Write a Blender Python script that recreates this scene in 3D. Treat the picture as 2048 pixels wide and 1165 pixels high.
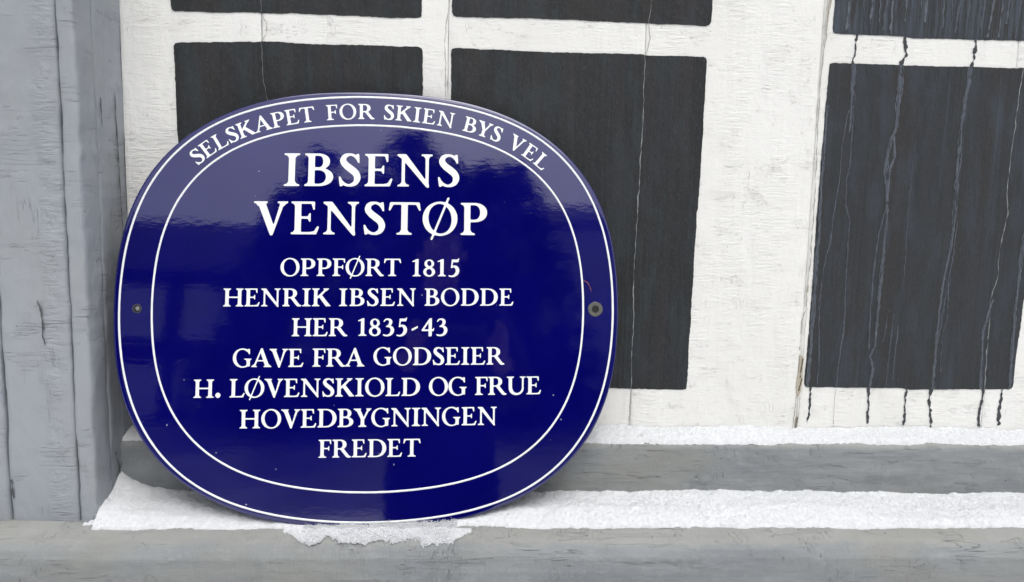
import bpy, bmesh, math, json
import numpy as np
from mathutils import Matrix, Vector

# ------------------------------------------------------------------ scene, camera, light
S = bpy.context.scene
for o in list(bpy.data.objects):
    bpy.data.objects.remove(o)
COL = S.collection

# world axes: x along the wall, y into the wall, z up; the camera stands at the origin
cam_data = bpy.data.cameras.new('camera')
cam_data.sensor_width = 36.0
cam_data.lens = 1479.0 / 2048.0 * 36.0
cam_data.clip_start = 0.02
cam_data.clip_end = 2000.0
cam = bpy.data.objects.new('camera', cam_data)
COL.objects.link(cam)
CR = ((0.99859625, 0.05062522, -0.01557626), (-0.04845959, 0.991929, 0.1171688), (0.02138224, -0.11624951, 0.99298985))
cam.matrix_world = Matrix(((CR[0][0], CR[0][2], -CR[0][1], 0.0), (CR[1][0], CR[1][2], -CR[1][1], 0.0),
                           (CR[2][0], CR[2][2], -CR[2][1], 0.0), (0, 0, 0, 1)))
S.camera = cam

SUN_EL, SUN_AZ = math.radians(60), math.radians(14)      # azimuth measured from straight behind the camera
world = bpy.data.worlds.new('World')
S.world = world
world.use_nodes = True
wn = world.node_tree
bg = wn.nodes['Background']
sky = wn.nodes.new('ShaderNodeTexSky')
sky.sky_type = 'NISHITA'
sky.sun_disc = False
sky.sun_elevation = SUN_EL
sky.sun_rotation = math.pi - SUN_AZ
sky.air_density = 1.0
sky.dust_density = 4.0
sky.ozone_density = 1.0
hs = wn.nodes.new('ShaderNodeHueSaturation')               # a closed cloud deck: nearly grey
hs.inputs['Saturation'].default_value = 0.24
wn.links.new(sky.outputs[0], hs.inputs['Color'])
# broad cloud structure
tc = wn.nodes.new('ShaderNodeTexCoord')
cn = wn.nodes.new('ShaderNodeTexNoise')
cn.inputs['Scale'].default_value = 3.2
cn.inputs['Detail'].default_value = 5.0
cr = wn.nodes.new('ShaderNodeMapRange')
cr.inputs['From Min'].default_value = 0.3
cr.inputs['From Max'].default_value = 0.7
cr.inputs['To Min'].default_value = 0.82
cr.inputs['To Max'].default_value = 1.15
wn.links.new(tc.outputs['Generated'], cn.inputs['Vector'])
wn.links.new(cn.outputs['Fac'], cr.inputs['Value'])
mx = wn.nodes.new('ShaderNodeMix')
mx.data_type = 'RGBA'
mx.blend_type = 'MULTIPLY'
mx.inputs['Factor'].default_value = 1.0
wn.links.new(hs.outputs['Color'], mx.inputs[6])
wn.links.new(cr.outputs['Result'], mx.inputs[7])
wn.links.new(mx.outputs[2], bg.inputs['Color'])
bg.inputs['Strength'].default_value = 0.15

sun_data = bpy.data.lights.new('sun', 'SUN')
sun_data.energy = 0.9
sun_data.angle = math.radians(50)
sun_data.color = (1.0, 0.97, 0.92)
sun = bpy.data.objects.new('sun', sun_data)
COL.objects.link(sun)
sd = Vector((math.sin(SUN_AZ) * math.cos(SUN_EL), -math.cos(SUN_AZ) * math.cos(SUN_EL), math.sin(SUN_EL)))
sun.rotation_euler = sd.to_track_quat('Z', 'Y').to_euler()

S.view_settings.view_transform = 'Standard'
S.view_settings.look = 'None'
S.view_settings.gamma = 1.0
S.view_settings.use_curve_mapping = False
S.view_settings.exposure = 0.29
S.cycles.max_bounces = 8

GROUND = -1.25

# ------------------------------------------------------------------ numpy noise
def _hash(ix, iy, iz, seed):
    h = (ix.astype(np.int64) * 374761393 + iy.astype(np.int64) * 668265263 + iz.astype(np.int64) * 2147483647 + seed * 974711) & 0x7fffffff
    h = ((h ^ (h >> 13)) * 1274126177) & 0x7fffffff
    h = h ^ (h >> 16)
    return (h & 0xffff) / 65535.0 * 2 - 1
def vnoise(x, y=0.0, z=0.0, seed=0):
    x, y, z = np.broadcast_arrays(np.asarray(x, float), np.asarray(y, float), np.asarray(z, float))
    xi, yi, zi = np.floor(x), np.floor(y), np.floor(z)
    fx, fy, fz = x - xi, y - yi, z - zi
    sx, sy, sz = [f * f * f * (f * (f * 6 - 15) + 10) for f in (fx, fy, fz)]
    out = 0.0
    for a in (0, 1):
        for b in (0, 1):
            for c in (0, 1):
                w = (sx if a else 1 - sx) * (sy if b else 1 - sy) * (sz if c else 1 - sz)
                out = out + w * _hash(xi + a, yi + b, zi + c, seed)
    return out
def fbm(x, y=0.0, z=0.0, octaves=4, seed=0, gain=0.5):
    a, f, o = 1.0, 1.0, 0.0
    for k in range(octaves):
        o = o + a * vnoise(np.asarray(x) * f, np.asarray(y) * f, np.asarray(z) * f, seed + 17 * k)
        a *= gain
        f *= 2.03
    return o
def sstep(a, b, x):
    t = np.clip((np.asarray(x, float) - a) / (b - a), 0, 1)
    return t * t * (3 - 2 * t)

# ------------------------------------------------------------------ object helpers
def tag(o, label=None, cat=None, group=None, kind=None):
    if label: o['label'] = label
    if cat: o['category'] = cat
    if group: o['group'] = group
    if kind: o['kind'] = kind
    return o
WORLD_LOC = {}
def empty(name, loc=(0, 0, 0)):
    o = bpy.data.objects.new(name, None)
    o.empty_display_size = 0.05
    COL.objects.link(o)
    o.location = loc
    WORLD_LOC[o.name] = Vector(loc)
    return o
def mesh_obj(name, verts, faces, mat, parent=None, smooth=False, origin=None):
    """verts in world coordinates; the object sits at origin (or on its parent)."""
    v = np.asarray(verts, float).reshape(-1, 3)
    if parent is not None:
        off = WORLD_LOC[parent.name]
    else:
        off = Vector(origin) if origin is not None else Vector((0, 0, 0))
    me = bpy.data.meshes.new(name)
    me.from_pydata((v - np.array(off)).tolist(), [], [list(map(int, f)) for f in faces])
    me.update()
    if mat: me.materials.append(mat)
    if smooth:
        me.polygons.foreach_set('use_smooth', [True] * len(me.polygons))
    o = bpy.data.objects.new(name, me)
    COL.objects.link(o)
    if parent is not None:
        o.parent = parent
    else:
        o.location = off
    WORLD_LOC[o.name] = off
    return o
def grid_mesh(P):
    """P: (n, m, 3) grid -> verts, quad faces"""
    n, m = P.shape[:2]
    i = np.arange(n * m).reshape(n, m)
    f = np.stack([i[:-1, :-1], i[1:, :-1], i[1:, 1:], i[:-1, 1:]], -1).reshape(-1, 4)
    return P.reshape(-1, 3), f
def box(x0, x1, y0, y1, z0, z1):
    v = [(x, y, z) for x in (x0, x1) for y in (y0, y1) for z in (z0, z1)]
    f = [(0, 1, 3, 2), (4, 6, 7, 5), (0, 4, 5, 1), (2, 3, 7, 6), (0, 2, 6, 4), (1, 5, 7, 3)]
    return v, f
def merge(parts):
    V, F, n = [], [], 0
    for v, f in parts:
        V += [tuple(p) for p in v]
        F += [[i + n for i in q] for q in f]
        n += len(v)
    return V, F
def resample(pts, step):
    p = np.asarray(pts, float)
    d = np.r_[0, np.cumsum(np.hypot(*np.diff(p[:, :2], axis=0).T))]
    n = max(2, int(d[-1] / step) + 1)
    t = np.linspace(0, d[-1], n)
    return np.stack([np.interp(t, d, p[:, k]) for k in range(p.shape[1])], 1), t

# ------------------------------------------------------------------ material helpers
class Mat:
    def __init__(self, name):
        self.m = bpy.data.materials.new(name)
        self.m.use_nodes = True
        self.t = self.m.node_tree
        self.b = self.t.nodes['Principled BSDF']
        self.pos = self.t.nodes.new('ShaderNodeNewGeometry').outputs['Position']
    def link(self, a, b): self.t.links.new(a, b)
    def put(self, sock, v):
        if isinstance(v, bpy.types.NodeSocket): self.link(v, sock)
        elif isinstance(v, (tuple, list)) and len(v) == 3 and sock.type == 'RGBA': sock.default_value = (*v, 1)
        else: sock.default_value = v
    def noise(self, scale, detail=3.0, rough=0.5, dist=0.0, off=(0, 0, 0)):
        mp = self.t.nodes.new('ShaderNodeMapping')
        self.link(self.pos, mp.inputs['Vector'])
        mp.inputs['Scale'].default_value = scale if isinstance(scale, tuple) else (scale,) * 3
        mp.inputs['Location'].default_value = off
        n = self.t.nodes.new('ShaderNodeTexNoise')
        self.link(mp.outputs[0], n.inputs['Vector'])
        n.inputs['Scale'].default_value = 1.0
        n.inputs['Detail'].default_value = detail
        n.inputs['Roughness'].default_value = rough
        n.inputs['Distortion'].default_value = dist
        return n.outputs['Fac']
    def rng(self, v, a, b, c=0.0, d=1.0, smooth=True):
        n = self.t.nodes.new('ShaderNodeMapRange')
        if smooth: n.interpolation_type = 'SMOOTHSTEP'
        self.link(v, n.inputs['Value'])
        for k, x in zip(('From Min', 'From Max', 'To Min', 'To Max'), (a, b, c, d)):
            n.inputs[k].default_value = x
        return n.outputs['Result']
    def math(self, op, a, b=0.0):
        n = self.t.nodes.new('ShaderNodeMath')
        n.operation = op
        self.put(n.inputs[0], a)
        self.put(n.inputs[1], b)
        return n.outputs[0]
    def mul(self, a, b): return self.math('MULTIPLY', a, b)
    def add(self, a, b): return self.math('ADD', a, b)
    def mix(self, f, a, b, mode='MIX'):
        n = self.t.nodes.new('ShaderNodeMix')
        n.data_type = 'RGBA'
        n.blend_type = mode
        self.put(n.inputs[0], f)
        self.put(n.inputs[6], a)
        self.put(n.inputs[7], b)
        return n.outputs[2]
    def comp(self, k):
        n = self.t.nodes.new('ShaderNodeSeparateXYZ')
        self.link(self.pos, n.inputs[0])
        return n.outputs[k]
    def line(self, v, w, centre=0.5):
        """1 on the contour of a noise value, 0 away from it: hairline cracks"""
        return self.rng(self.math('ABSOLUTE', self.math('SUBTRACT', v, centre)), 0.0, w, 1.0, 0.0)
    def bump(self, h, dist, strength=1.0, normal=None):
        n = self.t.nodes.new('ShaderNodeBump')
        n.inputs['Strength'].default_value = strength
        n.inputs['Distance'].default_value = dist
        self.link(h, n.inputs['Height'])
        if normal is not None: self.link(normal, n.inputs['Normal'])
        return n.outputs[0]
    def done(self, col, rough=0.6, normal=None, spec=0.5):
        self.put(self.b.inputs['Base Color'], col)
        self.put(self.b.inputs['Roughness'], rough)
        self.b.inputs['Specular IOR Level'].default_value = spec
        if normal is not None: self.link(normal, self.b.inputs['Normal'])
        return self.m

def white_paint():
    M = Mat('white wall paint')
    big = M.noise((7, 7, 5), 4)
    wr = M.noise((75, 75, 430), 4, 0.6, 0.5)                       # short level wrinkles of old paint
    wr2 = M.noise((36, 36, 210), 3, 0.55, 0.9, (3, 3, 3))
    mask = M.rng(M.noise((30, 30, 7), 3), 0.40, 0.62, 0.25, 1.0)
    lump = M.noise((120, 120, 95), 5, 0.65)
    grit = M.noise((620, 620, 420), 3, 0.6)
    ck1 = M.mul(M.line(M.noise((40, 40, 260), 3, 0.55, 0.7), 0.010), M.rng(M.noise((42, 42, 60), 3, off=(3, 1, 7)), 0.54, 0.64))
    ck2 = M.mul(M.line(M.noise((230, 230, 34), 3, 0.5, 0.8, (5, 2, 1)), 0.010), M.rng(M.noise((46, 46, 40), 3, off=(9, 4, 2)), 0.56, 0.66))
    ck = M.math('MAXIMUM', ck1, ck2)
    speck = M.rng(M.noise(260, 1, off=(1, 8, 3)), 0.82, 0.86)
    col = M.mix(M.rng(big, 0.3, 0.7), (0.82, 0.82, 0.79), (0.855, 0.857, 0.832))
    col = M.mix(M.mul(M.rng(M.noise((19, 19, 40), 4, off=(2, 6, 1)), 0.56, 0.75), 0.3), col, (0.68, 0.665, 0.61))
    col = M.mix(M.mul(ck, 0.30), col, (0.42, 0.41, 0.38))
    col = M.mix(M.mul(speck, 0.6), col, (0.35, 0.33, 0.30))
    h = M.add(M.mul(M.add(wr, wr2), M.mul(mask, 0.55)), M.add(M.mul(lump, 0.42), M.mul(grit, 0.16)))
    h = M.math('SUBTRACT', h, M.mul(ck, 0.25))
    return M.done(col, 0.55, M.bump(h, 0.0021, 0.8), 0.35)

def dark_paint(blue):
    M = Mat('slate black paint' if not blue else 'weathered slate black paint')
    st = M.noise((230, 230, 5.0), 4, 0.6, 0.3)
    st2 = M.noise((38, 38, 1.4), 3, 0.5, 0.2)
    cloth = M.noise((620, 620, 300), 3, 0.6)
    blot = M.noise((60, 60, 16), 6, 0.66)
    a, b = ((0.0195, 0.022, 0.0245), (0.027, 0.0295, 0.032)) if not blue else ((0.028, 0.0315, 0.0355), (0.036, 0.0395, 0.0435))
    col = M.mix(M.rng(st, 0.25, 0.75), a, b)
    col = M.mix(M.mul(M.rng(st2, 0.48, 0.62), 0.7), col, (0.034, 0.030, 0.031) if not blue else (0.035, 0.033, 0.034))
    col = M.mix(M.mul(M.rng(blot, 0.46, 0.66), 0.75), col, (0.034, 0.042, 0.047) if not blue else (0.044, 0.053, 0.066))
    col = M.mix(M.mul(M.rng(M.noise((11, 11, 8), 5, 0.6, 0.4, (8, 3, 5)), 0.52, 0.7), 0.45), col, (0.039, 0.045, 0.055))
    col = M.mix(M.mul(M.rng(cloth, 0.50, 0.72), 0.55), col, (0.052, 0.057, 0.061))
    if blue:
        run = M.mul(M.rng(M.noise((170, 170, 2.2), 4, 0.6, 0.6, (2, 0, 4)), 0.57, 0.64), M.rng(M.noise((7, 7, 6), 2, off=(4, 1, 1)), 0.45, 0.65))
        col = M.mix(M.mul(run, 0.45), col, (0.058, 0.070, 0.092))
        top = M.mul(M.rng(M.comp(2), 0.19, 0.205), M.rng(M.noise((260, 260, 9), 4, 0.6, 0.8), 0.45, 0.62))
        col = M.mix(M.mul(top, 0.75), col, (0.068, 0.082, 0.108))
    pit = M.rng(M.noise(230, 2, off=(2, 5, 3)), 0.73, 0.78)
    col = M.mix(pit, col, (0.010, 0.011, 0.012))
    chip = M.rng(M.noise(330, 1, off=(7, 5, 1)), 0.84, 0.87)
    col = M.mix(M.mul(chip, 0.5), col, (0.20, 0.21, 0.21))
    h = M.add(M.mul(st, 0.5), M.add(M.mul(cloth, 0.30), M.mul(M.noise((85, 85, 65), 4, 0.6), 0.6)))
    h = M.math('SUBTRACT', h, M.mul(pit, 0.5))
    return M.done(col, M.rng(blot, 0.3, 0.7, 0.52, 0.68), M.bump(h, 0.0020, 0.9), 0.28)

def grey_post_paint():
    M = Mat('grey blue post paint')
    wr = M.noise((34, 34, 130), 4, 0.6, 1.1)
    wr2 = M.noise((60, 60, 420), 3, 0.55, 0.5, (2, 2, 2))
    mid = M.add(M.add(M.comp(0), 0.4195), M.mul(M.math('SUBTRACT', M.noise((9, 9, 9), 3, off=(6, 6, 6)), 0.5), 0.022))
    near = M.rng(M.math('ABSOLUTE', mid), 0.001, 0.017, 1.0, 0.0)
    mask = M.add(M.mul(near, M.rng(M.noise((26, 26, 22), 4, 0.6), 0.32, 0.58)), 0.06)
    brush = M.noise((300, 300, 24), 3)
    lump = M.noise((70, 70, 46), 5, 0.65)
    ck = M.mul(M.line(M.noise((11, 11, 230), 3, 0.5, 0.3), 0.009), M.rng(M.noise((26, 26, 40), 2, off=(3, 1, 7)), 0.52, 0.6))
    ckv = M.mul(M.line(M.noise((150, 150, 8), 2, 0.5, 0.5, (6, 3, 2)), 0.010), M.rng(M.noise((34, 34, 10), 2, off=(1, 9, 2)), 0.60, 0.67))
    ck = M.math('MAXIMUM', ck, ckv)
    col = M.mix(M.rng(M.noise((9, 9, 4), 4), 0.3, 0.7), (0.305, 0.328, 0.362), (0.330, 0.352, 0.386))
    warm = M.mul(M.rng(M.noise((18, 18, 11), 4, off=(4, 4, 4)), 0.46, 0.68), 0.35)
    col = M.mix(warm, col, (0.318, 0.330, 0.325))
    col = M.mix(M.mul(M.rng(M.noise((70, 70, 30), 5, 0.65, off=(3, 7, 1)), 0.52, 0.72), 0.22), col, (0.37, 0.39, 0.41))
    col = M.mix(M.mul(ck, 0.30), col, (0.17, 0.175, 0.18))
    dot = M.rng(M.noise(150, 1, off=(1, 8, 3)), 0.80, 0.83)
    col = M.mix(M.mul(dot, 0.7), col, (0.07, 0.07, 0.07))
    h = M.add(M.mul(M.add(wr, M.mul(wr2, 0.5)), M.mul(mask, 0.62)), M.add(M.mul(lump, 0.26), M.mul(brush, 0.06)))
    h = M.math('SUBTRACT', h, M.mul(ck, 0.12))
    return M.done(col, 0.5, M.bump(h, 0.0042, 0.9), 0.35)

def grey_sill_paint(z_edge, name):
    M = Mat(name)
    grain = M.noise((16, 160, 330), 4, 0.6, 0.4)
    vert = M.noise((240, 80, 34), 3, 0.6, 0.6)
    lump = M.noise((60, 60, 85), 6, 0.68, 0.4)
    vm = M.rng(M.noise((6, 6, 9), 2, off=(2, 2, 2)), 0.40, 0.6)
    ck = M.mul(M.line(M.noise((12, 90, 200), 3, 0.5, 0.7), 0.008), M.rng(M.noise((18, 26, 60), 2, off=(3, 1, 7)), 0.53, 0.62))
    ckv = M.mul(M.line(M.noise((190, 80, 30), 3, 0.5, 0.9, (6, 3, 2)), 0.009), M.rng(M.noise((26, 26, 40), 3, off=(1, 9, 2)), 0.56, 0.66))
    ck = M.math('MAXIMUM', ck, ckv)
    col = M.mix(M.rng(M.noise((7, 9, 12), 4), 0.3, 0.7), (0.218, 0.234, 0.246), (0.262, 0.278, 0.286))
    col = M.mix(M.mul(M.rng(M.noise((45, 60, 95), 6, 0.7), 0.50, 0.70), 0.6), col, (0.31, 0.327, 0.332))
    col = M.mix(M.mul(M.rng(M.noise((60, 60, 30), 5, 0.7, off=(5, 5, 5)), 0.54, 0.72), 0.5), col, (0.190, 0.203, 0.208))
    # paint rubbed pale along the weathered upper arris, plus the lit bevel's brightness painted in
    lit_wear = M.rng(M.add(M.comp(2), M.mul(M.math('SUBTRACT', M.noise((14, 40, 60), 5, 0.65), 0.5), 0.014)), z_edge - 0.010, z_edge - 0.003)
    col = M.mix(M.mul(lit_wear, 0.6), col, (0.335, 0.336, 0.315))
    stain = M.mul(M.rng(M.noise((5, 9, 9), 4, off=(7, 7, 7)), 0.52, 0.72), 0.55)
    col = M.mix(stain, col, (0.258, 0.260, 0.234))
    col = M.mix(M.mul(ck, 0.20), col, (0.15, 0.15, 0.145))
    dot = M.rng(M.noise(140, 1, off=(1, 8, 3)), 0.80, 0.83)
    col = M.mix(M.mul(dot, 0.8), col, (0.06, 0.06, 0.055))
    h = M.add(M.mul(grain, 0.20), M.add(M.mul(M.mul(vert, vm), 0.5), M.mul(lump, 0.62)))
    h = M.math('SUBTRACT', h, M.mul(ck, 0.35))
    return M.done(col, 0.55, M.bump(h, 0.0026, 0.9), 0.3)

def snow_mat():
    M = Mat('snow')
    n = M.noise(900, 3, 0.65)
    n2 = M.noise(220, 4, 0.6)
    col = M.mix(M.rng(n2, 0.3, 0.7), (0.665, 0.682, 0.707), (0.745, 0.76, 0.78))
    M.b.inputs['Subsurface Weight'].default_value = 0.12
    M.b.inputs['Subsurface Radius'].default_value = (1.0, 0.95, 0.9)
    M.b.inputs['Subsurface Scale'].default_value = 0.0022
    return M.done(col, 0.8, M.bump(M.add(n, M.mul(n2, 0.5)), 0.0007, 0.7), 0.2)

def plain(name, col, rough=0.6, var=0.12, scale=40, spec=0.4):
    M = Mat(name)
    a = tuple(c * (1 - var) for c in col)
    b = tuple(min(1, c * (1 + var)) for c in col)
    n = M.noise(scale, 4)
    return M.done(M.mix(n, a, b), rough, M.bump(n, 0.0004, 0.3), spec)

MW = white_paint()
MD, MDB = dark_paint(False), dark_paint(True)
MP = grey_post_paint()
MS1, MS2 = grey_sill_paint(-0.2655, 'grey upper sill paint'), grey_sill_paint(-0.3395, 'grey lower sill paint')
MSNOW = snow_mat()
M_CRACK_D = plain('dirt in paint crack', (0.40, 0.39, 0.36), 0.8, 0.4, 120)
M_CRACK_W = plain('pale paint crack', (0.27, 0.285, 0.285), 0.7, 0.8, 160)
M_RUN = plain('slate paint run', (0.070, 0.081, 0.103), 0.5, 0.25, 120)
M_RUN_L = plain('pale slate paint run', (0.100, 0.113, 0.136), 0.55, 0.5, 160)
M_DRIP = plain('black paint drip', (0.045, 0.050, 0.058), 0.5, 0.3, 200)
M_BARE = plain('bare weathered wood', (0.44, 0.40, 0.32), 0.8, 0.3, 220)

# ------------------------------------------------------------------ ground
gx_ = np.sign(np.linspace(-1, 1, 121)) * np.abs(np.linspace(-1, 1, 121)) ** 2.6 * 600
gy_ = -8 + np.sign(np.linspace(-1, 1, 141)) * np.abs(np.linspace(-1, 1, 141)) ** 2.8 * 600
GX_, GY_ = np.meshgrid(gx_, gy_, indexing='ij')
d_ = np.clip((-GY_ - 4.0) / 13.0, 0, 1)
gv, gf = grid_mesh(np.stack([GX_, GY_, GROUND + 1.30 * d_ * d_ * (3 - 2 * d_) + 0.10 * fbm(GX_ * 0.25, GY_ * 0.25, 0, 2) * d_], -1))
gM = Mat('snowy ground')
gn = gM.noise(0.6, 5)
ground = mesh_obj('ground', gv, gf,
                  gM.done(gM.mix(gM.rng(gM.add(gM.comp(1), gM.mul(gn, 2.0)), -4.0, -2.8), gM.mix(gM.rng(gn, 0.35, 0.75), (0.06, 0.06, 0.06), (0.22, 0.225, 0.235)), (0.80, 0.81, 0.83)), 0.8,  # bright snow near the wall is added out of view, bouncing light onto the sills
                          gM.bump(gM.noise(3, 5), 0.05, 0.6)))
tag(ground, 'gravel yard with unseen snow added close to the house wall to bounce light', 'ground', kind='structure')

# ------------------------------------------------------------------ the painted board wall
YW = 0.845
wall = empty('house_wall', (0.2, YW, -0.26))
tag(wall, 'white painted board wall with large slate black rectangles above the grey sills', 'wall', kind='thing')
SEAMS = [-0.3866, -0.2355, -0.0330, 0.1868, 0.3876, 0.6180, 0.90, 1.25, 1.6]
for k in range(len(SEAMS) - 1):
    x0, x1 = SEAMS[k] + 0.00015, SEAMS[k + 1] - 0.00015
    proud = 0.0022 if k == 3 else 0.0
    zz = np.r_[np.linspace(-0.275, 0.36, 424), 0.6, 0.9]
    xs = np.unique(np.r_[np.linspace(x0, x0 + 0.004, 5), np.linspace(x0 + 0.004, x1 - 0.004, 30), np.linspace(x1 - 0.004, x1, 5)])
    X, Z = np.meshgrid(xs, zz, indexing='ij')
    e = np.minimum(X - x0, x1 - X)
    Y = YW - proud * sstep(0.275, 0.375, X) - 0.0006 * sstep(0, 0.004, e) + 0.0006
    if k == 3: Y = Y + 0.0018 * sstep(0.004, 0.0, x1 - X)
    if k in (2,): Y = Y + 0.0022 * 0
    Y = Y + 0.00025 * fbm(X * 40, Z * 12, k, 3)
    edge_w = 0.0003 * fbm(Z * 60, k * 7.0, 0, 3)
    X = X + np.where(X > (x0 + x1) / 2, edge_w, 0)
    front, ff = grid_mesh(np.stack([X, Y, Z], -1))
    n, m = X.shape
    Vb = front.copy(); Vb[:, 1] = YW + 0.02
    i = np.arange(n * m).reshape(n, m)
    side = []
    for a, b in ((i[0], 0), (i[-1], 0), (i[:, 0], 0), (i[:, -1], 0)):
        for p, q in zip(a[:-1], a[1:]): side.append((p, q, q + n * m, p + n * m))
    mesh_obj('wall_board', np.vstack([front, Vb]), np.vstack([ff, np.array(side)]).tolist(), MW, wall, True)

def ragged(poly, step=0.0016, amp=0.0007, seed=0, cut=0.004):
    """closed outline with hand-brushed edges and slightly rounded corners"""
    P = np.array(poly, float)
    out = []
    n = len(P)
    for k in range(n):
        a, b = P[k], P[(k + 1) % n]
        d = b - a
        L = np.hypot(*d)
        u = d / L
        nn = np.array([-u[1], u[0]])
        t = np.arange(cut, L - cut, step)
        w = 0.45 * amp * fbm(t * 260, seed * 5.3 + k * 9.1, 0, 3) + 0.8 * amp * fbm(t * 38, seed * 3.1 + k, 5.0, 2) + 1.2 * amp * fbm(t * 8, seed + k, 9.0, 1)
        out.append(a + u * t[:, None] + nn * w[:, None])
        c = P[(k + 1) % n]
        nxt = P[(k + 2) % n] - c
        out.append((c - u * cut * 0.30 + nxt / np.hypot(*nxt) * cut * 0.30)[None])
    return np.vstack(out)
def sheet(name, outline, y, th, mat, parent):
    n = len(outline)
    v = [(p[0], y - th, p[1]) for p in outline] + [(p[0], y + 0.001, p[1]) for p in outline]
    bm = bmesh.new()
    bv = [bm.verts.new(p) for p in v]
    face = bm.faces.new(bv[:n])
    for k in range(n):
        bm.faces.new((bv[k], bv[k + n], bv[(k + 1) % n + n], bv[(k + 1) % n]))
    bm.normal_update()
    bmesh.ops.recalc_face_normals(bm, faces=bm.faces)
    bmesh.ops.triangulate(bm, faces=[face])
    V = [tuple(q.co) for q in bm.verts]
    F = [[q.index for q in f.verts] for f in bm.faces]
    bm.verts.index_update()
    F = [[q.index for q in f.verts] for f in bm.faces]
    bm.free()
    return mesh_obj(name, V, F, mat, parent)
def ribbon(pts, width, wig=0.0006, freq=160, seed=0, step=0.0012, y=YW - 0.0010, lo=0.15):
    """thin raised strip along a wandering line: (x, z[, relative width])"""
    p = [tuple(q) + (1.0,) if len(q) == 2 else tuple(q) for q in pts]
    R, t = resample(p, step)
    T = np.gradient(R[:, :2], axis=0)
    T /= np.linalg.norm(T, axis=1)[:, None] + 1e-12
    N = np.stack([-T[:, 1], T[:, 0]], 1)
    o = wig * (fbm(t * freq, seed * 3.7, 1.0, 3) + 1.2 * fbm(t * freq * 0.25, seed * 1.9, 4.0, 2))
    w = width * R[:, 2] * 0.5 * np.clip(1 + 0.75 * fbm(t * freq * 1.3, seed * 2.3, 8.0, 2), lo, 2.4)
    c = R[:, :2] + N * o[:, None]
    a, b = c + N * w[:, None], c - N * w[:, None]
    n = len(c)
    mid = c
    V = [(q[0], y, q[1]) for q in a] + [(q[0], y - 0.22 * min(width, 0.0010), q[1]) for q in mid] + [(q[0], y, q[1]) for q in b]
    F = [(k, k + 1, n + k + 1, n + k) for k in range(n - 1)] + [(n + k, n + k + 1, 2 * n + k + 1, 2 * n + k) for k in range(n - 1)]
    return V, F

PANELS = {
    'A': [(-0.3318, 0.1997), (-0.0617, 0.2012), (-0.0615, 0.55), (-0.3315, 0.55)],
    'B': [(-0.0289, 0.2035), (0.12, 0.2040), (0.2591, 0.2033), (0.2594, 0.55), (-0.0292, 0.55)],
    'C': [(-0.3260, -0.2115), (-0.0600, -0.2115), (-0.0609, 0.1694), (-0.2378, 0.1703), (-0.3295, 0.1668), (-0.3281, 0.0618)],
    'D': [(-0.0300, -0.2112), (0.1492, -0.2116), (0.2531, -0.2135), (0.2552, 0.0), (0.2570, 0.1690), (0.1869, 0.1690), (-0.0301, 0.1704)],
    'E': [(0.3986, 0.2002), (0.413, 0.1990), (0.4895, 0.1975), (0.6225, 0.1985), (0.655, 0.1985), (0.655, 0.55), (0.3980, 0.55)],
    'F': [(0.3944, -0.2092), (0.52, -0.2103), (0.6518, -0.2093), (0.6547, -0.1), (0.6565, 0.1685), (0.6222, 0.1685), (0.498, 0.1675), (0.3975, 0.1673), (0.3960, 0.03)],
    'G': [(0.705, -0.2100), (0.965, -0.2110), (0.968, 0.168), (0.703, 0.169)],
    'H': [(0.703, 0.200), (0.968, 0.199), (0.968, 0.55), (0.702, 0.55)],
}
panel = {}
for k, (nm, poly) in enumerate(PANELS.items()):
    panel[nm] = sheet('dark_panel', ragged(poly, seed=k + 1), YW - 0.0002, 0.0005, MDB if nm in 'EFGH' else MD, wall)
panel['F']['label'] = 'black panel streaked with blue grey paint runs'

YP = YW - 0.00078                                              # just in front of the panels
# pale cracks where a board joint shows through the black paint
for nm, pts, w in (('C', [(-0.2357, 0.170), (-0.2355, 0.1459), (-0.2340, 0.125), (-0.2313, 0.1086), (-0.2330, 0.05), (-0.2345, -0.08), (-0.2350, -0.2115)], 0.0005),
                   ('A', [(-0.2365, 0.40), (-0.2365, 0.2144), (-0.2352, 0.1998)], 0.0004),
                   ('D', [(0.1869, 0.1690), (0.1867, 0.15), (0.1865, 0.076), (0.1848, -0.0087), (0.1844, -0.0837), (0.1862, -0.2135)], 0.0008),
                   ('B', [(0.193, 0.40), (0.1912, 0.229), (0.1893, 0.2035)], 0.0007),
                   ('F', [(0.626, 0.1680), (0.623, 0.1326), (0.6217, 0.0699), (0.6205, 0.035), (0.6240, 0.0004), (0.6184, -0.0409), (0.6195, -0.075), (0.6134, -0.1006), (0.6149, -0.1489), (0.6168, -0.2095)], 0.0009)):
    v, f = ribbon(pts, w * 0.8, 0.0005, 120, seed=len(pts) + ord(nm), y=YP - 0.0001, lo=0.02)
    mesh_obj('paint_crack', v, f, M_CRACK_W, panel[nm])
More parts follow.
